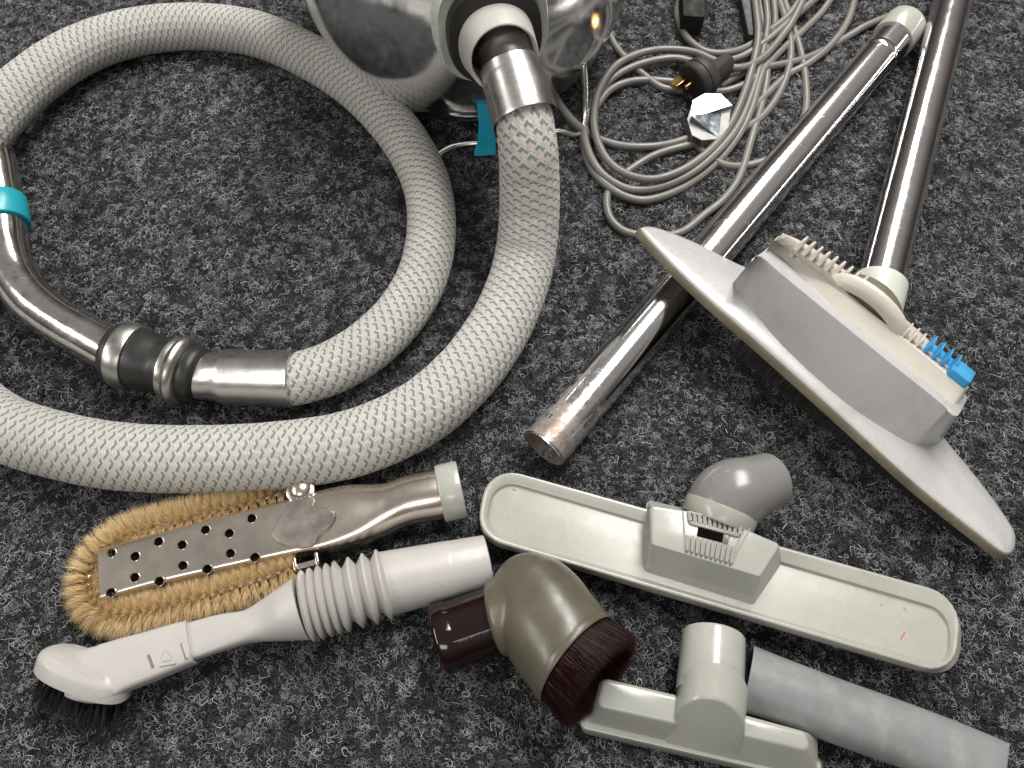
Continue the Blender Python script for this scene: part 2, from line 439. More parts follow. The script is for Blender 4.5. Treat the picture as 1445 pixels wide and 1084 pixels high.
for k in range(36):
    light = k < 26
    parts = []
    for q in range(3):
        V, Fc = curl(random.uniform(0.004, 0.0115), 0, random.uniform(0.35, 1.5), random.uniform(0.0005, 0.002), width=random.uniform(0.00013, 0.00023) if light else 0.00030)
        off = Vector((random.uniform(-0.004, 0.004), random.uniform(-0.004, 0.004), 0))
        parts.append(([v+off for v in V], Fc))
    V, Fc = join(*parts)
    me = bpy.data.meshes.new('fibre_curl'); me.from_pydata([tuple(v) for v in V], [], Fc)
    me.materials.append(M['fibre_light'] if light else M['fibre_dark'])
    me.polygons.foreach_set('use_smooth', [True]*len(me.polygons))
    protos.objects.link(bpy.data.objects.new('fibre_%02d' % k, me))
def fibre_field():
    from mathutils import noise as mn
    ytop = P(722, -60).y; pts = []; rot = []; sc = []; idx = []
    x0, x1, y0, y1 = -0.60, 0.60, -0.10, ytop+0.03
    Ntry = 135000
    X = rng.uniform(x0, x1, Ntry); Y = rng.uniform(y0, y1, Ntry); Rr = rng.random(Ntry)
    for x, y, r in zip(X, Y, Rr):
        if abs(x) > 0.34+0.42*max(0, y): continue
        d = mn.noise(Vector((x*70, y*70, 0)))*0.5+mn.noise(Vector((x*170, y*170, 3)))*0.6
        if r < 0.56+d*0.85: i = int(rng.integers(0, 26))
        else: i = int(rng.integers(26, 36))
        pts.append((x, y, 0.0 if i >= 26 else 0.0004)); idx.append(i)
        rot.append((rng.uniform(-0.25, 0.25), rng.uniform(-0.25, 0.25), rng.uniform(0, 6.28)))
        s = rng.uniform(0.5, 1.0); sc.append((s, s, s*rng.uniform(0.7, 1.3)))
    me = bpy.data.meshes.new('carpet_fibres'); me.from_pydata(pts, [], [])
    a = me.attributes.new('rot', 'FLOAT_VECTOR', 'POINT'); a.data.foreach_set('vector', np.array(rot, dtype=np.float32).ravel())
    a = me.attributes.new('scl', 'FLOAT_VECTOR', 'POINT'); a.data.foreach_set('vector', np.array(sc, dtype=np.float32).ravel())
    a = me.attributes.new('idx', 'INT', 'POINT'); a.data.foreach_set('value', np.array(idx, dtype=np.int32))
    o = bpy.data.objects.new('carpet_fibres', me); S.collection.objects.link(o)
    o['kind'] = 'stuff'; o['label'] = 'curly light grey and black fibres of the carpet pile'; o['category'] = 'carpet fibres'
    ng = bpy.data.node_groups.new('scatter', 'GeometryNodeTree')
    ng.interface.new_socket('Geometry', in_out='INPUT', socket_type='NodeSocketGeometry')
    ng.interface.new_socket('Geometry', in_out='OUTPUT', socket_type='NodeSocketGeometry')
    N = ng.nodes; gi = N.new('NodeGroupInput'); go = N.new('NodeGroupOutput')
    ci = N.new('GeometryNodeCollectionInfo'); ci.inputs['Collection'].default_value = protos
    ci.inputs['Separate Children'].default_value = True; ci.inputs['Reset Children'].default_value = True
    ip = N.new('GeometryNodeInstanceOnPoints'); ip.inputs['Pick Instance'].default_value = True
    def attr(nm, t):
        q = N.new('GeometryNodeInputNamedAttribute'); q.data_type = t; q.inputs['Name'].default_value = nm
        return q.outputs['Attribute']
    L = ng.links; L.new(gi.outputs[0], ip.inputs['Points']); L.new(ci.outputs[0], ip.inputs['Instance'])
    L.new(attr('idx', 'INT'), ip.inputs['Instance Index']); L.new(attr('rot', 'FLOAT_VECTOR'), ip.inputs['Rotation'])
    L.new(attr('scl', 'FLOAT_VECTOR'), ip.inputs['Scale']); L.new(ip.outputs[0], go.inputs[0])
    md = o.modifiers.new('scatter', 'NODES'); md.node_group = ng
fibre_field()

lint = []
for k in range(70):
    x, y = random.uniform(-.4, .5), random.uniform(-.03, .62); a_ = random.uniform(0, 6.28); L_ = random.uniform(.001, .005)
    p0 = Vector((x, y, .0032)); p1 = p0+Vector((math.cos(a_)*L_, math.sin(a_)*L_, random.uniform(-.0004, .0008)))
    V, Fc, uv = sweep([p0, p0.lerp(p1, .5)+Vector((random.uniform(-.0006, .0006), random.uniform(-.0006, .0006), .0003)), p1], [.00016, .00022, .00012], seg=5); lint.append((V, Fc))
V, Fc = join(*lint); o = mesh('lint', V, Fc, M['straw'], None); o['kind'] = 'stuff'; o['label'] = 'tiny specks of dust and lint on the carpet'; o['category'] = 'lint'
# ------------------------------------------------------------------ vacuum cleaner (canister)
vc = P(660, 150, 0.0)
F = Frame((P(662, 100).x, P(662, 151, .012).y+0.100, 0))
t = thing('vacuum_cleaner', 'polished steel canister vacuum cleaner at the top edge, seen in part', 'vacuum cleaner', F)
prof = []
TP = [(0.0, .006), (.05, .006), (.092, .007), (.115, .010), (.126, .016), (.1325, .027), (.1345, .036), (.1362, .0375), (.1372, .040), (.1385, .044), (.143, .058), (.1475, .078), (.150, .10), (.151, .12), (.149, .145), (.143, .17), (.130, .195), (.108, .213), (.07, .224), (.03, .228), (0.0, .229)]
TP = [tuple(q) for q in spline(TP, 4)]; ns = 128
V, Fc, uv = lathe(Vector((0, 0, 0)), Vector((0, 0, 1)), [(max(0, z), max(r*.965, .0003)) for r, z in TP], seg=ns)
mesh('tank', V, Fc, M['polished'], t, sharp=60)
# hose port: backing plate, gasket and collar
pc = F.loc(P(712, 84, 0.140)); pb = F.loc(P(698, 44, 0.140)); ax = (pb-pc); ax.z = 0; ax = ax.normalized(); ax.z = -0.27; ax = ax.normalized()
side = ax.cross(Vector((0, 0, 1))).normalized(); upv = side.cross(ax)
def ringat(c, rx, ry, pwr, n=48):
    out = []
    for j in range(n):
        a = 2*math.pi*j/n; ca, sa = math.cos(a), math.sin(a)
        ca = math.copysign(abs(ca)**pwr, ca); sa = math.copysign(abs(sa)**pwr, sa)
        out.append(c+side*rx*ca+upv*ry*sa)
    return out
D = lambda k, w=0: pc+ax*k+upv*w
V, Fc, uv = lathe(Vector((0, 0, 0)), Vector((0, 0, 1)), [(.0345, .1275), (.0350, .1302), (.0362, .1310), (.0378, .1312), (.0390, .1306), (.0395, .1290)], seg=96, cap0=False, cap1=False)
mesh('seam_bead', V, Fc, M['polished'], t)
V, Fc = loft([ringat(D(0.0320, .008), 0.0370, 0.036, 0.75), ringat(D(0.0305, .008), 0.0398, 0.0382, 0.75), ringat(D(0.034, .008), 0.0412, 0.040, 0.75), ringat(D(0.12, .008), 0.0440, 0.043, 0.75)])
mesh('port_plate', V, Fc, M['collar_grey'], t)
V, Fc = loft([ringat(D(0.0240, .005), 0.030, 0.030, 0.9), ringat(D(0.0235, .005), 0.0335, 0.0335, 0.8), ringat(D(0.0280, .005), 0.0345, 0.0345, 0.8), ringat(D(0.044, .006), 0.0345, 0.034, 0.8)])
mesh('gasket', V, Fc, M['rubber'], t)
V, Fc = loft([ringat(D(0.040), 0.0290, 0.0295, 0.9), ringat(D(0.026), 0.0280, 0.0285, 0.93), ringat(D(0.002), 0.0250, 0.0252, 1), ringat(D(0.0005), 0.0248, 0.0250, 1), ringat(D(0), 0.0243, 0.0243, 1),
              ringat(D(0.0004), 0.0235, 0.0235, 1), ringat(D(0.003), 0.0230, 0.0230, 1), ringat(D(0.0032), 0.0226, 0.0226, 1), ringat(D(0.03), 0.0226, 0.0226, 1)], True, False)
mesh('port_collar', V, Fc, M['warm_grey'], t)
V, Fc = loft([ringat(D(0.030), 0.0226, 0.0226, 1), ringat(D(0.0295), 0.0226, 0.0226, 1)]); mesh('port_bore_shade', V, Fc, M['void'], t)  # near-black disc paints the shade down the port bore
# wire runner on the floor
rp = [P(598, 244, 0.004), P(612, 224, 0.004), P(632, 210, 0.005), P(655, 204, 0.005), P(690, 201, 0.005), P(740, 190, 0.005), P(785, 185, 0.005), P(812, 190, 0.005), P(824, 180, 0.010), P(826, 150, 0.022), P(823, 92, 0.05), P(812, 60, 0.06)]
C = [F.loc(Vector(p)) for p in spline([tuple(p) for p in rp], 8)]
V, Fc, uv = sweep(C, [0.0032]*len(C), seg=12); mesh('wire_runner', V, Fc, M['wire'], t)

# ------------------------------------------------------------------ vacuum hose
F = Frame(P(400, 645, 0))
t = thing('vacuum_hose', 'white and teal braided vacuum hose coiled on the carpet with bent chrome handle', 'hose', F)
dA = F.loc(P(705, 48, 0.136)); dB = F.loc(P(741, 168, 0.114))
d = (dB-dA).normalized(); Ls = (dB-dA).length
V, Fc, uv = lathe(dA, dB, [(-0.02, 0.0186), (Ls*.12, 0.0188), (Ls*.15, 0.0197), (Ls*.19, 0.0197), (Ls*.22, 0.0189), (Ls*.30, 0.0192), (Ls*.36, .0199), (Ls*.42, 0.0211), (Ls*.48, 0.0221), (Ls*.56, .0226), (Ls-0.002, 0.0236), (Ls, 0.0240), (Ls+0.001, 0.0238), (Ls, 0.0232), (Ls-0.04, 0.0220)], cap0=False, cap1=False)
mesh('machine_end_sleeve', V, Fc, M['alu'], t, uv=uv)
# centre line of the hose: x, y in the photograph, height, radius
hp = [(737, 152, .116, .0205), (741, 175, .111, .0207), (745, 210, .098, .0214), (747, 250, .078, .0221), (747, 300, .054, .0228), (742, 355, .033, .0233), (728, 410, .0255, .0234), (700, 470, .0240, .0236), (655, 530, .0240, .0236), (590, 585, .0240, .0236),
      (500, 625, .0240, .0235), (400, 642, .0240, .0235), (290, 648, .0240, .0234), (180, 645, .0240, .0234), (90, 630, .0240, .0233), (0, 600, .0238, .0231), (-70, 540, .0235, .0228), (-125, 450, .023, .0224), (-125, 350, .0235, .0219), (-85, 265, .027, .0215), (-30, 192, .037, .0212),
      (30, 128, .035, .0210), (100, 78, .030, .0207), (180, 48, .0245, .0204), (270, 38, .0212, .0203), (360, 48, .0208, .0201), (440, 82, .0206, .0200), (510, 130, .0206, .0199), (565, 190, .0206, .0198), (600, 255, .0206, .0197), (609, 320, .0206, .0196), (598, 385, .0206, .0196),
      (568, 440, .0206, .0195), (525, 484, .0207, .0195), (475, 516, .0208, .0194), (430, 532, .0212, .0192), (400, 538, .0215, .0190)]
sp = spline(hp, 14)
C = [F.loc(P(q[0], q[1], q[2])) for q in sp]; R = [q[3] for q in sp]
st = [(.92 if i < 14 else .92+.12*min(1, (i-14)/56)) for i in range(len(sp))]
for i in range(len(sp)):
    k = i/14
    if k > 20: st[i] = 1.0+0.2*math.exp(-((k-25)/4)**2)
R = [r*(1+0.006*math.sin(i*0.9)*random.uniform(0.3, 1)) for i, r in enumerate(R)]
V, Fc, uv = sweep(C, R, seg=64, stretch=st)
mesh('braided_tube', V, Fc, M['braid'], t, uv=uv, sharp=180)
# steel sleeve and rubber cuff at the handle end
a0 = F.loc(P(415, 535, .0215)); a1 = F.loc(P(283, 531, .0205)); Ls = (a1-a0).length
V, Fc, uv = lathe(a0, a1, [(0.04, 0.0198), (0.0, 0.0203), (-0.0008, 0.0209), (0, 0.0215), (0.0015, 0.0213), (0.003, 0.0207), (Ls-0.020, 0.0203), (Ls-0.016, 0.0195), (Ls-0.012, 0.0178), (Ls-0.004, 0.0172), (Ls+0.01, 0.017)], cap0=False)
mesh('handle_end_sleeve', V, Fc, M['alu'], t, uv=uv)
b0 = F.loc(P(284, 531, .0215)); b1 = F.loc(P(150, 494, .022)); LB = (b1-b0).length
V, Fc, uv = lathe(b0, b1, [(-0.002, 0.0165), (0, 0.0195), (0.002, 0.0208), (0.007, 0.0212), (0.009, 0.0205), (0.011, 0.021)])
mesh('cuff_end_ring', V, Fc, M['rubber'], t)
V, Fc, uv = lathe(b0, b1, [(0.009, 0.0205), (0.010, 0.0235), (0.012, 0.0258), (0.0145, 0.0263), (0.0165, 0.0250), (0.0185, 0.0238), (0.0205, 0.0242), (0.0225, 0.0240), (0.0235, 0.0225)])
mesh('cuff_ring', V, Fc, M['zinc'], t)
V, Fc, uv = lathe(b0, b1, [(0.020, 0.0215), (0.024, 0.0222), (0.028, 0.0205), (0.034, 0.0208), (0.040, 0.0222), (0.0445, 0.0226), (0.049, 0.0228), (0.052, 0.0225)])
mesh('rubber_cuff', V, Fc, M['rubber'], t)
V, Fc, uv = lathe(b0, b1, [(0.050, 0.0222), (0.0505, 0.0240), (0.0515, 0.0246), (0.0605, 0.0250), (0.0625, 0.0247), (0.063, 0.0235)])
mesh('cuff_ring', V, Fc, M['zinc'], t)
V, Fc, uv = lathe(b0, b1, [(0.060, 0.0220), (0.062, 0.0228), (0.067, 0.0228), (0.0695, 0.0215), (0.0705, 0.0180), (0.0705, 0.0168)])
mesh('cuff_lip', V, Fc, M['rubber'], t)
pp = [(165, 500, .022), (130, 480, .022), (100, 463, .022), (70, 444, .022), (42, 420, .023), (20, 388, .024), (8, 352, .026), (4, 318, .028), (0, 280, .030), (-6, 240, .031), (-9, 226, .0315)]
q = spline(pp, 8); C = [F.loc(P(*a)) for a in q]
V, Fc, uv = sweep(C, [0.0168]*len(C), wall=0.0012, seg=40)
mesh('handle_pipe', V, Fc, M['chrome_rust'], t, uv=uv, sharp=50)
e0 = F.loc(P(4, 318, .028)); e1 = F.loc(P(-1, 284, .030)); LL = (e1-e0).length
V, Fc, uv = lathe(e0, e1, [(0, 0.0169), (0, 0.0192), (0.001, 0.0198), (LL-0.001, 0.0198), (LL, 0.0192), (LL, 0.0169)])
mesh('ring', V, Fc, M['teal'], t)
# teal release tab hanging beside the sleeve
tp = [(676, 128, .060), (681, 150, .048), (686, 176, .034), (687, 198, .018), (684, 218, .006)]
tp = [P(*a) for a in tp]; wd = [0.0035, 0.0045, 0.0060, 0.0078, 0.0095]
V = []; Fc = []
for i, (p, w) in enumerate(zip(tp, wd)):
    p = F.loc(p); rt = Vector((1, 0.1, 0)).normalized(); th = Vector((0, 0.8, 0.6))*0.0012
    V += [p-rt*w+th, p+rt*w+th, p+rt*w-th, p-rt*w-th]
for i in range(len(tp)-1):
    for j in range(4):
        k = (j+1) % 4; Fc.append((i*4+j, i*4+k, i*4+4+k, i*4+4+j))
Fc += [(3, 2, 1, 0), tuple(len(V)-4+j for j in range(4))]
mesh('release_tab', V, Fc, M['teal_rubber'], t, bevel=0.0005)

# ------------------------------------------------------------------ extension wands
def wand(name, label, pa, pb, r, capend, group):
    A, B = P(*pa), P(*pb); F = Frame((A.x, A.y, 0), Vector((B.x-A.x, B.y-A.y, 0)))
    t = thing(name, label, 'metal tube', F, group)
    a, b = F.loc(A), F.loc(B); n = 40
    C = [a.lerp(b, i/n) for i in range(n+1)]; Rr = [r]*(n+1)
    V, Fc, uv = sweep(C, Rr, seg=64, wall=0.0012)
    return t, F, a, b, V, Fc, uv
t, F, a, b, V, Fc, uv = wand('extension_wand', 'chrome tube crossing under the big nozzle, its rusty open end on the carpet', (767, 634, .0172), (1279, 34, .0172), .0170, 1, 'chrome extension wands')
# the lower end carries rust and a belled mouth
m, nt, bs = newmat('rusting_chrome_tube'); bs.inputs['Metallic'].default_value = 1
xc = nnode(nt, 'ShaderNodeSeparateXYZ'); nt.links.new(nnode(nt, 'ShaderNodeTexCoord').outputs['Object'], xc.inputs[0])
nr_ = maprange(nt, xc.outputs[0], 0.01, 0.10, 1, 0)
g = noise(nt, 75, 8, 0.75); ad = nnode(nt, 'ShaderNodeMath', operation='MULTIPLY_ADD'); nt.links.new(nr_, ad.inputs[0]); ad.inputs[1].default_value = 0.30; nt.links.new(g, ad.inputs[2])
rust = maprange(nt, ad.outputs[0], 0.68, 0.86, 0, 0.9)
sc_ = scratches(nt, 80, 0.006)
c = mix(nt, rust, (0.78, 0.77, 0.775), (0.20, 0.13, 0.085)); nt.links.new(c, bs.inputs['Base Color'])
ro = nnode(nt, 'ShaderNodeMath', operation='ADD'); nt.links.new(maprange(nt, rust, 0, 1, 0.12, 0.45), ro.inputs[0]); nt.links.new(maprange(nt, sc_, 0, 1, 0, 0.3), ro.inputs[1]); nt.links.new(ro.outputs[0], bs.inputs['Roughness'])
nt.links.new(maprange(nt, rust, 0, 1, 1, 0.35), bs.inputs['Metallic'])
M['chrome_tube'] = m
mesh('tube', V, Fc, M['chrome_tube'], t, uv=uv, sharp=50)
V, Fc, uv = lathe(a, b, [(0.0, 0.0163), (-0.0004, 0.0170), (0.0, 0.0176), (0.0008, 0.0176), (0.0016, 0.0171), (0.0016, 0.0168)], cap0=False, cap1=False)
mesh('rolled_lip', V, Fc, M['chrome_rust'], t)
Lw = (b-a).length
V, Fc, uv = lathe(a, b, [(Lw-0.058, 0.0170), (Lw-0.056, 0.0176), (Lw-0.053, 0.0176), (Lw-0.051, 0.0171)], cap0=False, cap1=False)
mesh('ridge', V, Fc, M['chrome'], t)
V, Fc, uv = lathe(a, b, [(Lw-0.028, 0.0170), (Lw-0.028, 0.0188), (Lw-0.027, 0.0193), (Lw-0.006, 0.0195), (Lw-0.002, 0.0192), (Lw-0.0005, 0.0180), (Lw, 0.016)], cap1=False)
mesh('end_cap', V, Fc, M['green_grey'], t)
t2, F, a, b, V, Fc, uv = wand('extension_wand', 'chrome tube plugged upright into the back of the big nozzle with the blue comb', (1238, 415, .0345), (1378, -130, .026), .0166, 1, 'chrome extension wands')
t2.name = 'extension_wand.001'
mesh('tube', V, Fc, M['chrome'], t2, uv=uv, sharp=50)
V, Fc, uv = lathe(a, b, [(-0.045, 0.0196), (0.0065, 0.0199), (0.010, 0.0197), (0.011, 0.0188), (0.0112, 0.0167)])
mesh('end_cap', V, Fc, M['collar_grey'], t2)

# ------------------------------------------------------------------ big floor nozzle
A = P(905, 330, .062); B = P(1428, 784, .024)
F = Frame((A+B)/2, B-A, Vector((0.30, 0.30, 0.90)))
t = thing('floor_nozzle', 'big pale floor nozzle tipped over a chrome tube, with white and blue comb teeth', 'vacuum nozzle', F)
fr = [(906, 319), (908, 330), (956, 381.5), (1004, 427), (1099.8, 511), (1195.7, 597), (1291.6, 683.6), (1387, 760), (1418, 782), (1431, 779.5), (1435, 765), (1430.6, 746), (1405, 708), (1373, 666), (1335, 620)]
bk = [(1290, 560), (1210, 470), (1120, 405), (1042, 372), (984.7, 343), (932, 322)]
rim = [F.pt(x, y, 0) for x, y in fr+bk]
rim = [(p.x, p.y) for p in rim]
rs = [Vector((q[0], q[1], 0)) for q in spline(rim, 5, closed=True)]
cen = sum(rs, Vector())/len(rs)
def inset_ring(r, d, z):
    n = len(r); out = []
    for i in range(n):
        tg = (r[(i+1) % n]-r[i-1]).normalized(); nn = Vector((-tg.y, tg.x, 0))
        if nn.dot(cen-r[i]) < 0 and abs(tg.y) < 0.3: nn = -nn
        out.append(Vector((r[i].x+nn.x*d, r[i].y+nn.y*d, z)))
    return out
ori = 1 if sum(rs[i].x*rs[(i+1) % len(rs)].y-rs[(i+1) % len(rs)].x*rs[i].y for i in range(len(rs))) > 0 else -1
if ori < 0: rs.reverse()
xm = 0.34; wing = lambda x: 0.012*max(0, 1-(x/0.24)**2)
def dome(r, k):
    out = []
    for p in r:
        out.append(Vector((cen.x+(p.x-cen.x)*k, cen.y+(p.y-cen.y)*k, 0.0006+0.011*(1-k*k))))
    return out
V, Fc = loft([inset_ring(rs, 0.0008, -0.0072), inset_ring(rs, -0.0002, -0.0065), inset_ring(rs, 0, -0.0015), inset_ring(rs, 0.0006, -0.0006), inset_ring(rs, 0.0016, -0.0004)])
mesh('edge_strip', V, Fc, M['cream_dirty'], t)
V, Fc = loft([inset_ring(rs, 0.0013, -0.0050), inset_ring(rs, 0.0013, -0.0003), inset_ring(rs, 0.0019, 0.0006)]+[dome(inset_ring(rs, 0.0019, 0), k) for k in (0.97, 0.9, 0.8, 0.65, 0.5, 0.3, 0.1)])
mesh('shell', V, Fc, M['cool_grey'], t, sharp=50)
a_ = F.pt(1080, 446, .021); b_ = F.pt(1085, 441, .023)
V, Fc, uv = sweep([a_, b_], [.0005, .0003], seg=6); mesh('dark_scuff', V, Fc, M['dark_grey'], t)
# felt and brush under the plate
fe = [F.pt(x, y, -0.006) for x, y in ((1045, 480), (1395, 765), (1400, 700), (1130, 425))]
V, Fc = block([(p.x, p.y) for p in fe], -0.020, -0.0062, 0.004, 0.001)
V = [Vector((v.x, v.y+(0.006 if v.z < -0.02 else 0.0015), v.z)) for v in V]
mesh('felt_pad', V, Fc, M['felt'], t)
it = []
f0, f1 = fe[0], fe[1]
for i in range(2600):
    k = random.random(); r_ = Vector((f0.x+(f1.x-f0.x)*k, f0.y+(f1.y-f0.y)*k+random.uniform(0.0, 0.005), -0.0065))
    it.append((r_, r_+Vector((random.uniform(-.002, .002), random.uniform(-.002, .003), -random.uniform(.010, .015))), Vector((0, 0, 0))))
V, Fc = bristles(it, 0.00018, 2); mesh('brush_strip', V, Fc, M['black_hair'], t, kind='stuff')
# housing: grey tier and cream tier (front outlines traced at their own heights)
def tier(front_lo, h0, front_hi, h1, back, n=10):
    lo = [F.pt(x, y, h0) for x, y in front_lo]; hi = [F.pt(x, y, h1) for x, y in front_hi]
    lo = [Vector(p) for p in spline([tuple(p) for p in lo], n)]; hi = [Vector(p) for p in spline([tuple(p) for p in hi], n)]
    return lo, hi
flo = [(1031.5, 402), (1037, 416), (1051.8, 434), (1099.8, 487), (1195.7, 573), (1267.6, 626), (1296, 635), (1316, 632), (1330, 620)]
fhi = [(1060, 368), (1066, 362), (1080, 366), (1118, 399), (1243.6, 501.4), (1325, 566), (1343, 583), (1351, 587), (1356, 582)]
G0, G1 = 0.004, 0.045
lo, hi = tier(flo, G0, fhi, G1, 0)
print('tier lo', [tuple(round(c, 3) for c in p) for p in lo[::20]], 'hi', [tuple(round(c, 3) for c in p) for p in hi[::20]])
def extrude_back(line, dy, z):
    return [Vector((p.x, max(p.y, 0)+dy, z)) for p in reversed(line)]
def tiermesh(lo, hi, z0, z1, dep, b=0.001):
    def loop(l, z, i):
        c = sum(l, Vector())/len(l)
        yb = max(p.y for p in l)+dep
        o = [Vector((p.x+(c.x-p.x)*i/0.12, p.y+i, z)) for p in l]
        xs = [p.x for p in l]; x0, x1 = l[0].x, l[-1].x
        K = 16
        for k in range(K+1):
            f = k/K; x = x1+(x0-x1)*f
            o.append(Vector((x+(c.x-x)*i/0.12, yb-i+0.010*math.sin(math.pi*f)-0.008*(abs(2*f-1)**6), z)))
        return o
    return loft([loop(lo, z0, 0), loop(hi, z1-b, 0), loop(hi, z1-b*0.3, b*0.3), loop(hi, z1, b)])
V, Fc = tiermesh(lo, hi, G0, G1, 0.030)
mesh('housing', V, Fc, M['cool_grey'], t)
clo_ = [(1080, 357), (1088, 357), (1118, 380), (1180, 438), (1243.6, 491), (1325, 557), (1341, 570), (1350, 573), (1355, 568)]
chi_ = [(1092, 339), (1102, 331), (1114, 335), (1165, 391), (1243, 452), (1330, 524), (1355, 545), (1363, 550), (1368, 547)]
G2 = 0.054
lo2 = [Vector(p) for p in spline([tuple(F.pt(x, y, G1)) for x, y in clo_], 10)]
hi2 = [Vector(p) for p in spline([tuple(F.pt(x, y, G2)) for x, y in chi_], 10)]
print('cream lo', [tuple(round(c, 3) for c in p) for p in lo2[::20]], 'hi', [tuple(round(c, 3) for c in p) for p in hi2[::20]])
V, Fc = tiermesh(lo2, hi2, G1-0.002, G2, 0.008)
mesh('upper_housing', V, Fc, M['cream'], t)
# comb teeth behind the upper edge
def tooth(px, py, w, name, mat, hh=0.010, ln=0.016, lean=0.0):
    c = F.pt(px, py, G2+0.001)
    V, Fc = loft([[Vector((c.x+sx_*w*k, c.y+sy_, G2-0.006+zz)) for sx_, sy_ in ((-1, 0), (1, 0), (1, ln), (-1, ln))] for k, zz in ((1, 0),)] +
                 [[Vector((c.x+sx_*w*0.8, c.y+sy_+lean, G2-0.006+0.006+hh*0.55)) for sx_, sy_ in ((-1, 0.001), (1, 0.001), (1, ln), (-1, ln))],
                  [Vector((c.x+sx_*w*0.35, c.y+sy_+lean, G2+hh)) for sx_, sy_ in ((-1, 0.003), (1, 0.003), (1, ln-0.002), (-1, ln-0.002))]])
    mesh(name, V, Fc, mat, t, bevel=0.0004)
for k in range(9):
    f = k/8; tooth(1123+(1208-1123)*f, 352+(408-352)*f, 0.0019, 'comb_tooth', M['cream'], hh=0.0085, ln=.013)
for k in range(3):
    tooth(1274+k*9.5, 474+k*7.3, 0.0012, 'comb_tooth', M['cream'], hh=0.006)
for k in range(4):
    tooth(1304+k*11.5, 497+k*9, 0.0014, 'blue_comb_tooth', M['blue'], hh=0.009)
c = F.pt(1350, 535, G2)
V, Fc = block([(c.x-.008, c.y-.004), (c.x+.007, c.y-.004), (c.x+.007, c.y+.013), (c.x-.008, c.y+.013)], G2-0.008, G2+0.006, 0.002, 0.0012); mesh('blue_tab', V, Fc, M['blue'], t)
c0 = F.pt(1302, 500, G2-0.004); c1 = F.pt(1346, 535, G2-0.004)
V, Fc = block([(c0.x, c0.y+.002), (c1.x, c1.y+.002), (c1.x, c1.y+.013), (c0.x, c0.y+.013)], G2-0.012, G2+0.0008, 0.001, 0.0006); mesh('blue_bar', V, Fc, M['blue'], t)
# swivel saddle where the tube enters
c = F.pt(1222, 436, G2-0.002)
arc = []
for k in range(15):
    a = math.pi*k/14; arc.append(Vector((c.x-0.0265*math.cos(a), c.y+0.001-0.0015*math.sin(a), G2-0.003+0.0115*math.sin(a))))
V, Fc, uv = sweep(arc, [0.0032]*15, R2=[0.006]*15, seg=14); mesh('swivel_saddle', V, Fc, M['cream'], t)
V = []; Fc = []
for dy, zz in ((0.0, 0), (0.030, 0)):
    for k in range(15):
        a = math.pi*k/14; V.append(Vector((c.x-0.0255*math.cos(a), c.y+dy, G2-0.012+0.0175*math.sin(a))))
for k in range(14): Fc.append((k, k+1, 16+k, 15+k))
Fc += [tuple(reversed(range(15))), tuple(range(15, 30))]; mesh('swivel_drum', V, Fc, M['cream_dirty'], t)

# ------------------------------------------------------------------ long floor nozzle
A = P(690, 700, 0); B = P(1350, 905, 0)
F = Frame((A+B)/2, B-A)
t = thing('floor_nozzle', 'long pale grey floor nozzle lying flat, ribbed block and grey elbow in its middle', 'vacuum nozzle', F)
t.name = 'floor_nozzle.001'
ZR = 0.026
q4 = lambda L, h: [(p.x, p.y) for p in (F.pt(x, y, h) for x, y in L)]
outer = q4([(671, 757), (1348, 956), (1359, 842), (688, 655)], ZR)
inner = q4([(681, 750), (1343, 948), (1344, 862), (698, 673)], ZR)
bot = q4([(669, 764), (1341, 964), (1349, 858), (694, 672)], 0.002)
Rr = 0.020; Ri = 0.015
V, Fc = loft([rpoly(bot, Rr, 0.002, 0.001), rpoly(bot, Rr, 0.012, 0.0), rpoly(outer, Rr, 0.0135, 0.0035), rpoly(outer, Rr, 0.0150, 0.0035)], True, True)
mesh('sole', V, Fc, M['dark_grey'], t)
V, Fc = loft([rpoly(outer, Rr, 0.0145, 0.0020), rpoly(outer, Rr, 0.0150, 0.0), rpoly(outer, Rr, ZR-0.0012, 0.0), rpoly(outer, Rr, ZR-0.0003, 0.0005), rpoly(outer, Rr, ZR, 0.0012), rpoly(outer, Rr, ZR-.0001, 0.0022),
              rpoly(inner, Ri, ZR-.0014, 0.0), rpoly(inner, Ri, ZR-0.0018, 0.0004), rpoly(inner, Ri, ZR-0.0034, 0.0010), rpoly(inner, Ri, ZR-0.0038, 0.0016), rpoly(inner, Ri, ZR-0.0038, 0.003), rpoly(inner, Ri, ZR-0.0036, 0.012)])
mesh('tray', V, Fc, M['beige_grey'], t, sharp=32)
# red scuffs
for (x, y, x2, y2, w) in ((1271, 902, 1277, 892, .0005), (1276, 858, 1277, 859, .0006), (1243, 854, 1244, 853, .0005), (1236, 833, 1237, 836, .0003), (723, 690, 728, 692, .0003)):
    a = F.pt(x, y, ZR-0.0034); b = F.pt(x2, y2, ZR-0.0034); V, Fc, uv = sweep([a, b], [w, w*0.7], R2=[0.00012]*2, seg=8, mode='up')
    mesh('paint_scuff', V, Fc, M['red'], t)
# centre block
HB, HF = 0.047, 0.047
top = q4([(920.4, 768.6), (1072.6, 814.2), (1101.6, 768.6), (1040, 742), (980, 723), (918.8, 713.7)], HB)
base = q4([(908, 806), (1063, 854), (1105, 792), (1100, 774), (985, 722), (912, 706)], ZR-0.004)
def nr6(c, r, z, i): return rpoly(c, r, z, i, 4)
V, Fc = loft([nr6(base, .003, ZR-.005, 0), nr6(base, .003, ZR-.0035, 0.0), nr6(base, .003, ZR-.002, 0.0012), nr6(top, .0022, HB-.0012, -0.0004), nr6(top, .0022, HB-.0003, 0.0004), nr6(top, .0022, HB, 0.0014)])
mesh('centre_block', V, Fc, M['green_grey'], t, sharp=28)
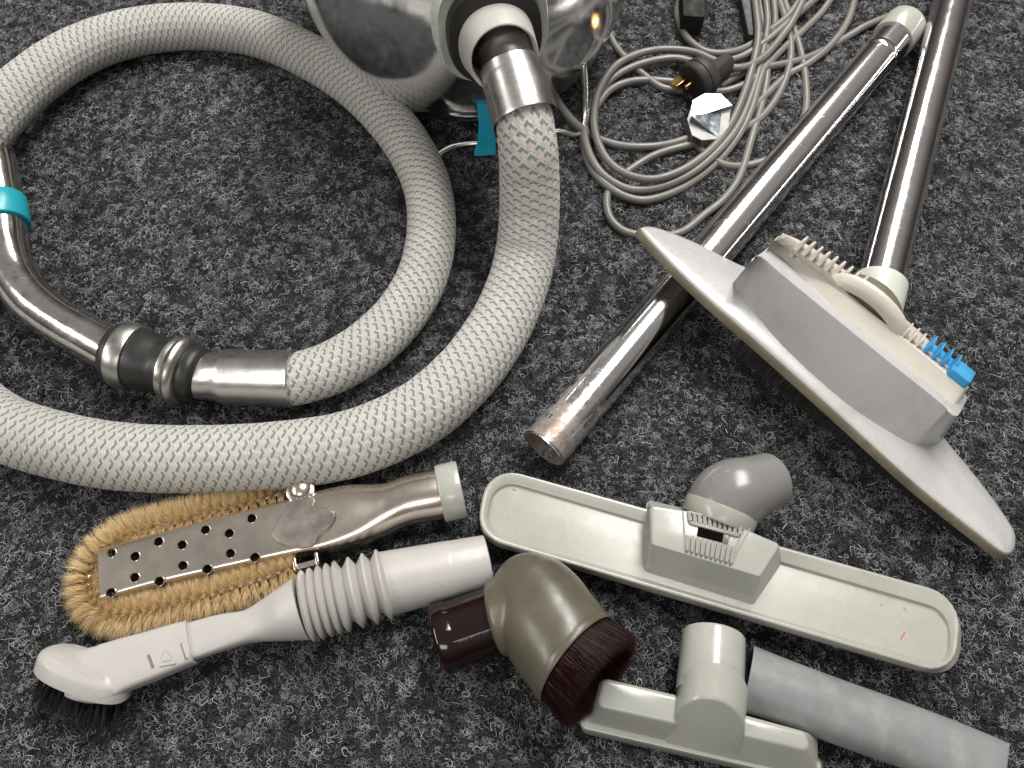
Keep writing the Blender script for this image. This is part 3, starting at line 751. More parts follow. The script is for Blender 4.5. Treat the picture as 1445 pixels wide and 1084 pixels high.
# ribs, slot, frame lines
def px6(x, y): return 940+x/4.713, 640+y/4.713
def rib(x0, y0, x1, y1, w, h, name='rib', mat='beige_grey'):
    a = F.pt(*px6(x0, y0), HB+h*0.3); b = F.pt(*px6(x1, y1), HB+h*0.3)
    V, Fc, uv = sweep([a, a.lerp(b, .08), a.lerp(b, .92), b], [w*.6, w, w, w*.6], R2=[h*.5, h, h, h*.5], seg=8, mode='up')
    mesh(name, V, Fc, M[mat], t)
for k in range(11):
    f = k/10; rib(150+345*f, 392+95*f, 158+325*f, 455+92*f, .00135, .0022)
rib(150, 458, 490, 550, .0014, .0020, 'rib_bar'); rib(138, 388, 505, 480, .0012, .0012, 'rib_bar')
for k in range(10):
    f = k/9; rib(142+310*f, 545+75*f, 138+290*f, 655+85*f, .00125, .0019)
rib(112, 378, 128, 655, .0006, .0006, 'frame_line'); rib(555, 500, 420, 745, .0006, .0006, 'frame_line'); rib(530, 492, 400, 735, .0005, .0005, 'frame_line')
sl = q4([px6(205, 548), px6(375, 592), px6(385, 528), px6(215, 482)], HB+.0005)
V, Fc = block(sl, HB-.001, HB+.0008, .0006, .0002); mesh('slot_shade', V, Fc, M['void'], t)  # shade inside the opening, painted as a near-black block
sl = q4([px6(372, 592), px6(412, 602), px6(425, 540), px6(382, 528)], HB+.0005)
V, Fc = block(sl, HB-.001, HB+.0009, .0006, .0002); mesh('slot_slider', V, Fc, M['plug_grey'], t)
# neck ring and elbow
c0 = F.loc(P(1006, 752, .027)); c1 = F.loc(P(1020, 714, .033)); c0 = c0.lerp(c1, .40); Ln = (c1-c0).length
rN = rad(105, 1016, 722, .036)
V, Fc, uv = lathe(c0, c1, [(0, rN*.97), (.0005, rN*.985), (Ln-.002, rN), (Ln-.0006, rN*.985), (Ln, rN*.95), (Ln, rN*.85)])
mesh('neck_ring', V, Fc, M['beige_grey'], t)
cc1 = F.M @ (c1-(c1-c0)*.15)
pts = spline([tuple(F.M @ c1.lerp(c0, .5))+(86,), tuple(F.M @ c1.lerp(c0, .05))+(91,)]+[tuple(P(x, y, z))+(w,) for x, y, z, w in ((1027, 705, .034, 93), (1036, 698, .0355, 91), (1047, 693, .0360, 87), (1060, 688, .0350, 80), (1073, 683, .033, 75), (1087, 678, .030, 72))], 8)
C = [F.loc(Vector(q[:3])) for q in pts]; R = [q[3]*.000262 for q in pts]
V, Fc, uv = sweep(C, R, seg=40, wall=.0018); mesh('elbow', V, Fc, M['elbow'], t, sharp=60)

# ------------------------------------------------------------------ steel brush with straw bristles
A = P(146, 816, 0); B = P(632, 693, 0)
F = Frame((A.x, A.y, 0), B-A)
t = thing('metal_brush', 'perforated nickel plate brush ringed by straw coloured bristles beside the hose', 'vacuum brush', F)
LX = lambda px, py, z=.02: F.pt(px, py, z)
ZT = 0.024
# sections: photo upper edge, lower edge, top height, squareness
secs = [((153, 777), (148, 853), .0235, .28), ((230, 756.5), (222, 832), .024, .28), ((330, 730), (322, 808.5), .024, .3), ((407, 710), (415, 789), .0245, .32), ((449, 698), (461, 781), .026, .4), ((495.6, 687), (504, 771), .030, .6),
        ((530, 685), (540, 758), .034, .85), ((548, 684), (560, 749), .036, .95), ((569, 675), (585, 740.5), .037, 1), ((600, 667), (616, 735), .0375, 1), ((614, 664), (630, 732), .0375, 1)]
raw = []
for u_, l_, zt, pw_ in secs:
    zc = zt*0.5; a = LX(*u_, zc); b = LX(*l_, zc); raw.append((((a.x+b.x)/2), (a.y+b.y)/2, zt, (a-b).length/2*0.985, pw_))
sp = spline(raw, 6)
NS = 72
def sect(q, dr=0.0, x=None):
    x_, y_, zt, hw, pw_ = q
    pw_ = min(1, max(.28, pw_))
    pw_ = max(.36, pw_); flat = 1-(pw_-.36)/.64      # 1 = flat plate, 0 = round tube
    hh = hw if flat < .05 else hw*(1-flat)+0.0105*flat
    zc = zt-hh; out = []
    for j in range(NS):
        a = 2*math.pi*j/NS; ca, sa = math.cos(a), math.sin(a)
        p = pw_+(1-pw_)*0.0
        ca = math.copysign(abs(ca)**p, ca); sa = math.copysign(abs(sa)**p, sa)
        out.append(Vector((x_, y_+(hw-dr)*ca, zc+(hh-dr)*sa)))
    return out
V, Fc = loft([sect(q) for q in sp])
body = mesh('perforated_body', V, Fc, M['nickel'], t, sharp=50)
holes = [(350, 507), (472, 525), (592, 450), (712, 467), (830, 390), (952, 408), (1066, 332), (470, 632), (596, 652), (716, 572), (840, 590), (958, 510), (1083, 530), (348, 710)]
cuts = []
for hx, hy in holes:
    p = LX(60+hx/3.6125, 640+hy/3.6125, .0238); V, Fc, uv = lathe(Vector((p.x, p.y, .0125)), Vector((p.x, p.y, .05)), [(0, .0029), (.02, .0029)], seg=20)
    cuts.append((V, Fc))
V, Fc = join(*cuts)
cut = mesh('hole_cutter', V, Fc, M['void'], None, smooth=False); cut.matrix_world = F.M
import bmesh
for ob in (body, cut):
    bm = bmesh.new(); bm.from_mesh(ob.data); bmesh.ops.recalc_face_normals(bm, faces=bm.faces); bm.to_mesh(ob.data); bm.free()
md = body.modifiers.new('b', 'BOOLEAN'); md.object = cut; md.operation = 'DIFFERENCE'; md.solver = 'EXACT'
bpy.context.view_layer.update()
ev = body.evaluated_get(bpy.context.evaluated_depsgraph_get()); nm = bpy.data.meshes.new_from_object(ev)
body.modifiers.clear(); body.data = nm; bpy.data.objects.remove(cut)
nm.polygons.foreach_set('use_smooth', [True]*len(nm.polygons)); nm.set_sharp_from_angle(angle=math.radians(35))
for hx, hy in holes:
    p = LX(60+hx/3.6125, 640+hy/3.6125, .0238); zt_ = float(np.interp(p.x, [q[0] for q in sp], [q[2] for q in sp]))
    V, Fc, uv = lathe(Vector((p.x, p.y, zt_-.0018)), Vector((p.x, p.y, .05)), [(0, .0029), (.0019, .0029), (.0021, .0031), (.0019, .0034), (0.0012, .0035)], seg=24, cap0=False, cap1=False)
    mesh('hole_rim', V, Fc, M['nickel'], t)
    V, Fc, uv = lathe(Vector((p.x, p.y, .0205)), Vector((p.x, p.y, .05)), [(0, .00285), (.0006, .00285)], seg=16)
    mesh('hole_shade', V, Fc, M['void'], t)  # near-black disc paints the shade inside each hole
# plastic end cap
a = Vector(sp[-1][:2]+(0,)) if False else Vector((sp[-1][0], sp[-1][1], .0375-sp[-1][3])); bb = Vector((sp[-4][0], sp[-4][1], .0375-sp[-4][3])); dr = (a-bb).normalized(); rC = sp[-1][3]
e = a-dr*.0005
V, Fc, uv = lathe(e, e+dr, [(0, rC*.9), (0, rC*1.07), (.0012, rC*1.12), (.0135, rC*1.13), (.0150, rC*1.10), (.0153, rC*1.0), (.010, rC*.95)])
mesh('end_cap', V, Fc, M['green_grey'], t)
# bracket tab with rivet, strap and clip
tb = [LX(x, y, .026) for x, y in ((403, 709), (446, 700), (442, 676), (402, 682))]
V, Fc = block([(p.x, p.y) for p in tb], .014, .0265, .006, .002, n=6); mesh('bracket_tab', V, Fc, M['nickel'], t)
c = LX(422, 688, .028); V, Fc, uv = lathe(Vector((c.x, c.y, .0255)), Vector((c.x, c.y, .1)), [(0, .0078), (.0015, .0070), (.0030, .0052), (.0040, .0025), (.0043, .0004)], seg=28)
mesh('rivet', V, Fc, M['nickel'], t)
px7 = lambda x, y: (0+x/2.581, 640+y/2.581)
so = [(1062, 178), (1040, 215), (1005, 258), (994, 290), (1010, 318), (1045, 335), (1082, 346), (1115, 344), (1145, 336), (1160, 304), (1195, 278), (1218, 250), (1220, 226), (1195, 206), (1155, 200), (1140, 188), (1140, 165)]
so = [tuple(LX(*px7(x, y), .025))[:2] for x, y in so]; so = spline(so, 4, closed=True)
if sum(so[i][0]*so[(i+1) % len(so)][1]-so[(i+1) % len(so)][0]*so[i][1] for i in range(len(so))) < 0: so.reverse()
sx0, sx1 = min(q[0] for q in so), max(q[0] for q in so)
zi = lambda x: float(np.interp(x, [q[0] for q in sp], [q[2] for q in sp]))
ztop = lambda x: max(zi(sx0)+(zi(sx1)-zi(sx0))*(x-sx0)/(sx1-sx0), 0)+.0004
V, Fc = loft([[Vector((x, y, ztop(x)-.002)) for x, y in so], [Vector((x, y, ztop(x)+.0005)) for x, y in so]])
mesh('strap_plate', V, Fc, M['nickel_dull'], t, smooth=False)
ed_ = [Vector((x, y, ztop(x)+.0004)) for x, y in so]; V, Fc, uv = sweep(ed_+[ed_[0]], [.0004]*(len(ed_)+1), seg=6); mesh('strap_edge', V, Fc, M['nickel'], t)
for (x, y) in ((418, 798), (449, 791)):
    p = LX(x, y, .018); V, Fc = box((p.x, p.y, .014), (.0028, .009, .018)); mesh('clip_leg', V, Fc, M['nickel'], t, bevel=.0008)
p = LX(434, 793, .020); V, Fc = box((p.x, p.y-.002, .020), (.016, .004, .004)); mesh('clip_bar', V, Fc, M['nickel'], t, bevel=.0008)
# U-shaped bottle brush round the plate
up_ = [(404, 694), (350, 711), (290, 726), (230, 741), (185, 753), (150, 776), (128, 805), (128, 838), (145, 862), (185, 866), (240, 853), (300, 838), (360, 820), (420, 799)]
zc_ = .0140
core = spline([tuple(LX(x, y, zc_)) for x, y in up_], 14); core = [Vector(c) for c in core]
V, Fc, uv = sweep(core, [.0016]*len(core), seg=8); mesh('twisted_core', V, Fc, M['wire'], t)
T, U = frames(core, 'up'); it = []
L_ = [0]
for i in range(1, len(core)): L_.append(L_[-1]+(core[i]-core[i-1]).length)
tot = L_[-1]; NT = 48
xs = np.array(L_)
for k in range(25000):
    turn = random.randrange(NT)
    s_ = (turn+0.5)/NT*tot+random.gauss(0, 0.10)*tot/NT
    ang = random.uniform(-0.6, math.pi+0.6)
    s_ += (ang/math.pi-0.5)*tot/NT*.5
    s_ = min(max(s_, 0), tot-1e-5); i = int(np.searchsorted(xs, s_))-1; i = max(0, min(i, len(core)-2))
    f = (s_-L_[i])/(L_[i+1]-L_[i]+1e-9); c = core[i].lerp(core[i+1], f)
    u, v = U[i]
    dirn = (u*math.cos(ang)+v*math.sin(ang)); dirn += T[i]*random.gauss(0, .13)+u*random.gauss(0, .10)+v*random.gauss(0, .10)
    ca_, sa_ = math.cos(ang), math.sin(ang); ln = (.0125+.0062*max(0, ca_)+.0030*max(0, -ca_)-.0010*max(0, sa_))*random.uniform(.86, 1.06)
    inner = (u*math.cos(ang)).dot(Vector((sp[8][0], 0, 0))-Vector((c.x, c.y, 0))) if False else 0
    tip = c+dirn.normalized()*ln
    if tip.z < .0012: tip.z = .0012
    it.append((c, tip, Vector((0, 0, -.0008))))
V, Fc = bristles(it, .00017, 2); mesh('bristles', V, Fc, M['straw'], t, kind='stuff')

# ------------------------------------------------------------------ bellows brush
F = Frame(P(380, 870, 0))
t = thing('dusting_brush', 'warm grey plastic dusting brush with ribbed bellows neck and black bristles', 'vacuum brush', F)
a = F.loc(P(688, 792, .0205)); b = F.loc(P(539, 825, .024)); Lt = (b-a).length
r1 = rad(74, 688, 792, .0205); r2 = rad(91, 545, 824, .024)
V, Fc, uv = lathe(a, b, [(.03, r1*.86), (0, r1*.90), (-.0006, r1*.95), (0, r1*.995), (.0008, r1), (.022, r1*1.06), (.0225, r1*1.075), (.026, r1*1.08), (Lt, r2)], cap1=False)
mesh('socket_tube', V, Fc, M['warm_grey'], t, sharp=30)
# bellows
b0 = F.loc(P(548, 823, .026)); b1 = F.loc(P(427, 857, .0275)); Lb = (b1-b0).length
rb = rad(101, 500, 840, .026); rs_ = rad(80, 500, 840, .026); pr = []
for k in range(3):
    s0 = Lb*(.0+.165*k)
    pr += [(s0, rs_*1.02), (s0+Lb*.030, rb*.93), (s0+Lb*.045, rb), (s0+Lb*.062, rb*1.0), (s0+Lb*.075, rb*.95), (s0+Lb*.150, rs_*.92)]
for k in range(5):
    s0 = Lb*(.50+.098*k)
    pr += [(s0, rs_*1.02), (s0+Lb*.028, rb*.96), (s0+Lb*.045, rb*1.005), (s0+Lb*.065, rb*.97), (s0+Lb*.088, rb*.86)]
V, Fc, uv = lathe(b0, b1, pr, seg=64); mesh('bellows', V, Fc, M['warm_grey'], t, sharp=75)
# cone and flat arm
st_ = [((416.5, 815), (437, 902), .026, 1.0, 1.0), ((395, 830), (412, 903), .026, 1.0, .95), ((370, 848), (378, 905), .0255, .85, .85), ((345, 862), (352, 907), .025, .75, .7), ((310, 868), (318, 917), .025, .6, .55), ((265, 880), (278, 930), .025, .5, .5), ((240, 886), (252, 938), .025, .5, .5)]
C = []; Ra = []; Rb = []; pw_ = []
for u_, l_, z, asp, p in st_:
    m_ = ((u_[0]+l_[0])/2, (u_[1]+l_[1])/2); c = F.loc(P(*m_, z)); w = (F.loc(P(*u_, z))-F.loc(P(*l_, z))).length/2
    C.append(tuple(c)+(w, w*asp, p))
sp2 = spline(C, 7)
V, Fc, uv = sweep([q[:3] for q in sp2], [q[3] for q in sp2], [q[4] for q in sp2], [q[5] for q in sp2], seg=40, mode='up'); mesh('arm', V, Fc, M['warm_grey'], t)
st_ = [((264, 877), (278, 935), .025, .56, .5), ((240, 883), (254, 945), .025, .56, .5), ((200, 895), (218, 960), .0255, .55, .5), ((160, 907), (190, 970), .027, .5, .5), ((128, 916), (160, 984), .029, .42, .55), ((105, 921), (135, 982), .031, .36, .7), ((88, 925), (118, 975), .031, .3, .8)]
C = []
for u_, l_, z, asp, p in st_:
    m_ = ((u_[0]+l_[0])/2, (u_[1]+l_[1])/2); c = F.loc(P(*m_, z)); w = (F.loc(P(*u_, z))-F.loc(P(*l_, z))).length/2
    C.append(tuple(c)+(w, w*asp, p))
sp3 = spline(C, 7)
V, Fc, uv = sweep([q[:3] for q in sp3], [q[3] for q in sp3], [q[4] for q in sp3], [q[5] for q in sp3], seg=40, mode='up'); mesh('sleeve', V, Fc, M['warm_grey'], t)
def on_sleeve(x, y):      # the point of the sleeve's upper face seen at x, y
    z = .04
    for _ in range(6):
        p = F.loc(P(x, y, z)); z = float(np.interp(p.x, [q[0] for q in reversed(sp3)], [q[2]+q[4]*.985 for q in reversed(sp3)]))
    return F.loc(P(x, y, z))
ev = [on_sleeve(*q) for q in ((226, 934), (246, 930), (232, 914))]
for i in range(3):
    p0, p1 = ev[i].lerp(ev[(i+1) % 3], .14), ev[i].lerp(ev[(i+1) % 3], .78)
    V, Fc, uv = sweep([p0, p1], [.0005, .0005], R2=[.0006]*2, seg=6, mode='up'); mesh('embossed_arrow', V, Fc, M['warm_grey'], t)
p0, p1 = on_sleeve(226, 940), on_sleeve(248, 936); V, Fc, uv = sweep([p0, p1], [.0005, .0005], R2=[.0006]*2, seg=6, mode='up'); mesh('embossed_bar', V, Fc, M['warm_grey'], t)
# clip windows
for x0, y0, x1, y1, mt in ((209, 924, 216, 943, 'dark_grey'), (256, 908, 264, 930, 'dark_grey'), (257.5, 909, 265, 929, 'warm_grey')):
    a, b = on_sleeve(x0, y0), on_sleeve(x1, y1)
    if mt == 'dark_grey': a.z -= .0001; b.z -= .0001
    V, Fc, uv = sweep([a, a.lerp(b, .1), a.lerp(b, .9), b], [.0006, .0012, .0012, .0006], R2=[.0006]*4, seg=8, mode='up'); mesh('clip_slot' if mt == 'dark_grey' else 'clip_catch', V, Fc, M[mt], t)
# brush head: rounded slab, bristles leaving its underside
hc = P(120, 950, .026); e1 = P(180, 985, .026)-P(56, 935, .030); nb = Vector((-.20, -.80, -.56)).normalized()
FH = Frame(F.loc(hc), e1, -nb)
def headring(k, w, z): 
    out = []
    for j in range(48):
        a = 2*math.pi*j/48; ca, sa = math.cos(a), math.sin(a)
        x = math.copysign(abs(ca)**.72, ca)*k; y = math.copysign(abs(sa)**.85, sa)*w
        out.append(FH.M @ Vector((x, y, z)))
    return out
hl = e1.length/2*1.02; hw = .0150
V, Fc = loft([headring(hl-.0015, hw-.0015, -.0065), headring(hl, hw, -.0055), headring(hl-.0003, hw-.0003, .003), headring(hl-.001, hw-.001, .005), headring(hl-.003, hw-.003, .0066), headring(hl*.8, hw*.75, .0085), headring(hl*.4, hw*.4, .0100)])
mesh('brush_head', V, Fc, M['warm_grey'], t)
it = []
nx_, ny_ = 13, 3
for i in range(nx_):
    for j in range(ny_):
        fx = (i+.5)/nx_*2-1; fy = (j+.5)/ny_*2-1
        if abs(fx) > .9 and abs(fy) > .5: continue
        for q in range(90):
            r0_ = Vector((fx*(hl-.0035)+random.gauss(0, .0004), fy*(hw-.0045)+random.gauss(0, .0004), -.006))
            tip = Vector((r0_.x*1.06+fx*.001+random.gauss(0, .0011), r0_.y*1.12+random.gauss(0, .0010), -.006-random.uniform(.022, .026)))
            r0_, tip = FH.M @ r0_, FH.M @ tip
            if (F.M @ tip).z < .001: tip.z += .001-(F.M @ tip).z
            it.append((r0_, tip, Vector((0, 0, 0))))
V, Fc = bristles(it, .00017, 2); mesh('bristles', V, Fc, M['black_hair'], t, kind='stuff')

# ------------------------------------------------------------------ round dusting brush
F = Frame(P(770, 880, 0))
t = thing('round_brush', 'olive round dusting brush with dark red bristles and glossy maroon stub', 'vacuum brush', F)
a = F.loc(P(619, 903, .0225)); b = F.loc(P(718, 868, .026)); La = (b-a).length
rm = rad(98, 620, 900, .0225)
V, Fc, uv = lathe(a, b, [(.02, rm*.84), (.0, rm*.88), (-.0008, rm*.94), (0, rm*.99), (.002, rm*1.02), (.0085, rm*1.02), (.0105, rm*.985), (.013, rm*.975), (La, rm*.95)])
mesh('stub_pipe', V, Fc, M['maroon'], t)
V, Fc, uv = sweep([a.lerp(b, .15)+Vector((-.002, -.0085, rm*.90)), a.lerp(b, .95)+Vector((-.002, -.0085, rm*.86))], [.0005]*2, seg=8); mesh('mould_seam', V, Fc, M['maroon'], t)
# cup: dome top to mouth
mz = .043
cc = [(728, 788, .034, 22, 22), (730, 793, .0345, 50, 46), (734, 803, .0355, 82, 72), (742, 822, .037, 112, 96), (754, 845, .039, 132, 112), (768, 868, .041, 144, 124), (782, 890, .0425, 149, 132), (798, 911, .0435, 152, 140), (811, 928, .044, 153, 144)]
q = spline(cc, 5); C = [F.loc(P(x[0], x[1], x[2])) for x in q]
R = [rad(x[3], x[0], x[1], x[2]) for x in q]; R2 = [rad(x[4], x[0], x[1], x[2]) for x in q]
# tilt of the rings turns from upright to the mouth plane
C0, C1 = C[0], C[-1]
mdir = (F.loc(P(861, 871, mz))-F.loc(P(761, 985, mz))).normalized()     # along the mouth
V = []; Fc = []; NSG = 56; n = len(C)
axm = Vector((-mdir.y, mdir.x, 0)); axm = axm if axm.dot(C1-C0) > 0 else -axm
axm = (axm+Vector((0, 0, .26))).normalized()
for i in range(n):
    tg = (C[min(i+1, n-1)]-C[max(i-1, 0)]).normalized(); f = (i/(n-1))**1.5
    ax_ = tg.lerp(axm, f).normalized(); u = ax_.cross(Vector((0, 0, 1))).normalized(); v = u.cross(ax_)
    for j in range(NSG):
        an = 2*math.pi*j/NSG; V.append(C[i]+u*R[i]*math.cos(an)+v*R2[i]*math.sin(an)*(1 if math.sin(an) > 0 else .95))
lastu, lastv = u, v; Rm, Rm2 = R[-1], R2[-1]
for i in range(n-1):
    for j in range(NSG):
        k = (j+1) % NSG; Fc.append((i*NSG+j, i*NSG+k, (i+1)*NSG+k, (i+1)*NSG+j))
Fc.append(tuple(reversed(range(NSG))))
def mring(k, dz): return [C1+axm*dz+lastu*Rm*k*math.cos(2*math.pi*j/NSG)+lastv*Rm2*k*math.sin(2*math.pi*j/NSG) for j in range(NSG)]
Fc.append(tuple((n-1)*NSG+j for j in range(NSG)))
na = F.loc(P(706, 872, .031)); nb2 = F.loc(P(762, 856, .036))
V2, F2, _ = lathe(na, nb2, [(-.0045, rm*.90), (-.0040, rm*1.02), (-.002, rm*1.08), (.003, rm*1.12), (.012, rm*1.18), (.022, rm*1.12), (.030, rm*.85), (.034, rm*.4)], seg=48)
bV, bF = join((V, Fc), (V2, F2))
cup = mesh('cup', bV, bF, M['olive'], t)
md = cup.modifiers.new('r', 'REMESH'); md.mode = 'VOXEL'; md.voxel_size = .0011
md = cup.modifiers.new('s', 'SMOOTH'); md.factor = .5; md.iterations = 14
bpy.context.view_layer.update()
nm = bpy.data.meshes.new_from_object(cup.evaluated_get(bpy.context.evaluated_depsgraph_get()))
cup.modifiers.clear(); cup.data = nm; nm.polygons.foreach_set('use_smooth', [True]*len(nm.polygons))
if not nm.materials: nm.materials.append(M['olive'])
V, Fc = loft([mring(.96, -.004), mring(1.0, -.003), mring(1.008, .0), mring(1.004, .0016), mring(.985, .0024), mring(.955, .0022), mring(.94, .0005), mring(.935, -.004)], False, False)
mesh('rim', V, Fc, M['olive'], t)
V, Fc = loft([mring(.94, -.001), mring(.94, -.0005)]); mesh('cup_hollow_shade', V, Fc, M['void'], t)  # black disc on the closed mouth stands in for the hollow's shade
it = []
for k in range(15000):
    an = random.uniform(0, 2*math.pi); rr_ = random.uniform(.74, .93)
    r0_ = C1+axm*(-.0005)+lastu*Rm*rr_*math.cos(an)+lastv*Rm2*rr_*math.sin(an)
    sp_ = rr_*random.gauss(1.05, .05)
    ln = random.triangular(.0180, .0250, .0235)
    tip = C1+axm*ln+lastu*Rm*sp_*math.cos(an+random.gauss(0, .055))+lastv*Rm2*sp_*math.sin(an+random.gauss(0, .055))
    if (F.M @ tip).z < .001: tip.z += .001-(F.M @ tip).z+random.uniform(0, .002)
    if (F.M @ r0_).z < .001: r0_.z += .002-(F.M @ r0_).z
    it.append((r0_, tip, Vector((0, 0, -.0006))))
V, Fc = bristles(it, .00018, 2); mesh('bristles', V, Fc, M['red_hair'], t, kind='stuff')

# ------------------------------------------------------------------ upholstery nozzle
A = P(822, 1000, 0); B = P(1152, 1080, 0)
F = Frame((A+B)/2, B-A)
t = thing('upholstery_nozzle', 'small glossy pale green grey upholstery nozzle with an upright round tube', 'vacuum nozzle', F)
q4 = lambda L, h: [(p.x, p.y) for p in (F.pt(x, y, h) for x, y in L)]
lipq = q4([(815, 1027), (1158, 1106), (1160, 1072), (826, 985)], .016)
botq = q4([(818, 1034), (1158, 1113), (1160, 1070), (828, 990)], .002)
V, Fc = loft([rpoly(botq, .004, .002, .001), rpoly(botq, .004, .004, 0), rpoly(lipq, .005, .015, 0), rpoly(lipq, .005, .0162, .0004), rpoly(lipq, .005, .0166, .0012), rpoly(lipq, .005, .0166, .004)])
mesh('base_lip', V, Fc, M['green_grey'], t)
def wingb(botc, topc, name):
    b_ = q4(botc, .0165); tp_ = q4(topc, .034)
    V, Fc = loft([rpoly(b_, .004, .0155, -.0006), rpoly(b_, .004, .0168, 0), rpoly(tp_, .004, .0322, -.0002), rpoly(tp_, .004, .0334, .0006), rpoly(tp_, .004, .034, .0022)])
    mesh(name, V, Fc, M['green_grey'], t)
wingb([(824, 1018), (960, 1050), (965, 985), (842, 958)], [(842, 998), (960, 1024), (962, 983), (852, 957)], 'wing')
wingb([(1020, 1068), (1154, 1098), (1153, 1038), (1035, 1006)], [(1030, 1035), (1146, 1063), (1138, 1033), (1035, 1005)], 'wing')
# tube, and an arched front cut by a slanting plane
a = F.loc(P(1007, 899, .026)); b = F.loc(P(1001, 985, .0345)); Lq = (b-a).length; ra = rad(88, 1007, 900, .026); rbb = rad(95, 1001, 985, .036)
V, Fc, uv = lathe(a, b, [(.01, ra*.9), (0, ra*.93), (-.0006, ra*.97), (0, ra*.995), (.001, ra), (Lq-.001, rbb)], cap1=False, cap0=False)
mesh('socket_tube', V, Fc, M['green_grey'], t)
ztp = .0345+rbb; apx = F.pt(1001, 986, ztp); apx.x = b.x-.0004; f0_, f1_ = F.pt(939, 1044, .0168), F.pt(1041, 1073, .0168)
K = 28; ra_ = rbb+.0004; xb = f1_.x-ra_; wb = xb-f0_.x; yb_ = (f0_.y+f1_.y)/2
out = [(-wb, .0168), (-wb*.45-ra_*.55, .022), (-wb*.12-ra_*.88, .030)]+[(-ra_*math.cos(math.pi*k/K), .0345+ra_*math.sin(math.pi*k/K)) for k in range(K+1)]+[(ra_, .030), (ra_, .022), (ra_, .0168)]
rg = [[], [], [], []]
for dx, z in out:
    f = (z-.0168)/(ztp-.0168); cx_ = xb+(apx.x-xb)*f; y = yb_+(apx.y-yb_)*f
    rg[0].append(Vector((cx_+dx*.965, y-.0008, .0168+(z-.0168)*.975))); rg[1].append(Vector((cx_+dx, y+.0004, z)))
    rg[2].append(Vector((cx_+dx, y+.002, z))); rg[3].append(Vector((cx_+dx, y+.020, z)))
V = sum(rg, []); m_ = len(out); Fc = []
for i in range(3):
    for j in range(m_-1): Fc.append((i*m_+j, i*m_+j+1, (i+1)*m_+j+1, (i+1)*m_+j))
Fc.append(tuple(reversed(range(m_))))
mesh('arched_front', V, Fc, M['green_grey'], t, sharp=50)

# ------------------------------------------------------------------ crevice tool
F = Frame(P(1240, 1010, 0))
t = thing('crevice_tool', 'weathered blue grey crevice tool tapering to a slanted tip at the bottom right', 'crevice nozzle', F)
st_ = [((1062, 911), (1045, 1004), .0235, 1.0, 1.0), ((1100, 926), (1083, 1016), .0235, .98, 1), ((1180, 956), (1163, 1045), .022, .92, .97), ((1262, 985), (1245, 1074), .0205, .82, .92), ((1345, 1016), (1326, 1104), .0185, .7, .85), ((1446, 1058), (1422, 1142), .017, .55, .8)]
C = []
for u_, l_, z, asp, p in st_:
    m_ = ((u_[0]+l_[0])/2, (u_[1]+l_[1])/2); w = (F.loc(P(*u_, z))-F.loc(P(*l_, z))).length/2; c = F.loc(P(*m_, w*asp+.0006))
    C.append(tuple(c)+(w, w*asp, p))
sp4 = spline(C, 8)
V, Fc, uv = sweep([q[:3] for q in sp4], [q[3] for q in sp4], [q[4] for q in sp4], [q[5] for q in sp4], seg=56, mode='up', wall=.0017)
n_ = len(sp4); c_end = Vector(sp4[-1][:3]); ax_ = (Vector(sp4[-1][:3])-Vector(sp4[-3][:3])).normalized()
V = [Vector(v) for v in V]
for off in (0, n_*56):
    for j in range(56):
        p = V[off+j]; V[off+j] = p-ax_*(.0045*(p.z-sp4[0][2])/sp4[0][4])
for off in (0, n_*56):            # slanted cut at the tip
    for i in (n_-1, n_-2, n_-3):
        for j in range(56):
            p = V[off+i*56+j]; hh = (p.z-c_end.z)/sp4[-1][4]; V[off+i*56+j] = p-ax_*(.006*(hh+1)*(1-(n_-1-i)/3))
mesh('tapered_tube', V, Fc, M['crevice'], t, sharp=60)

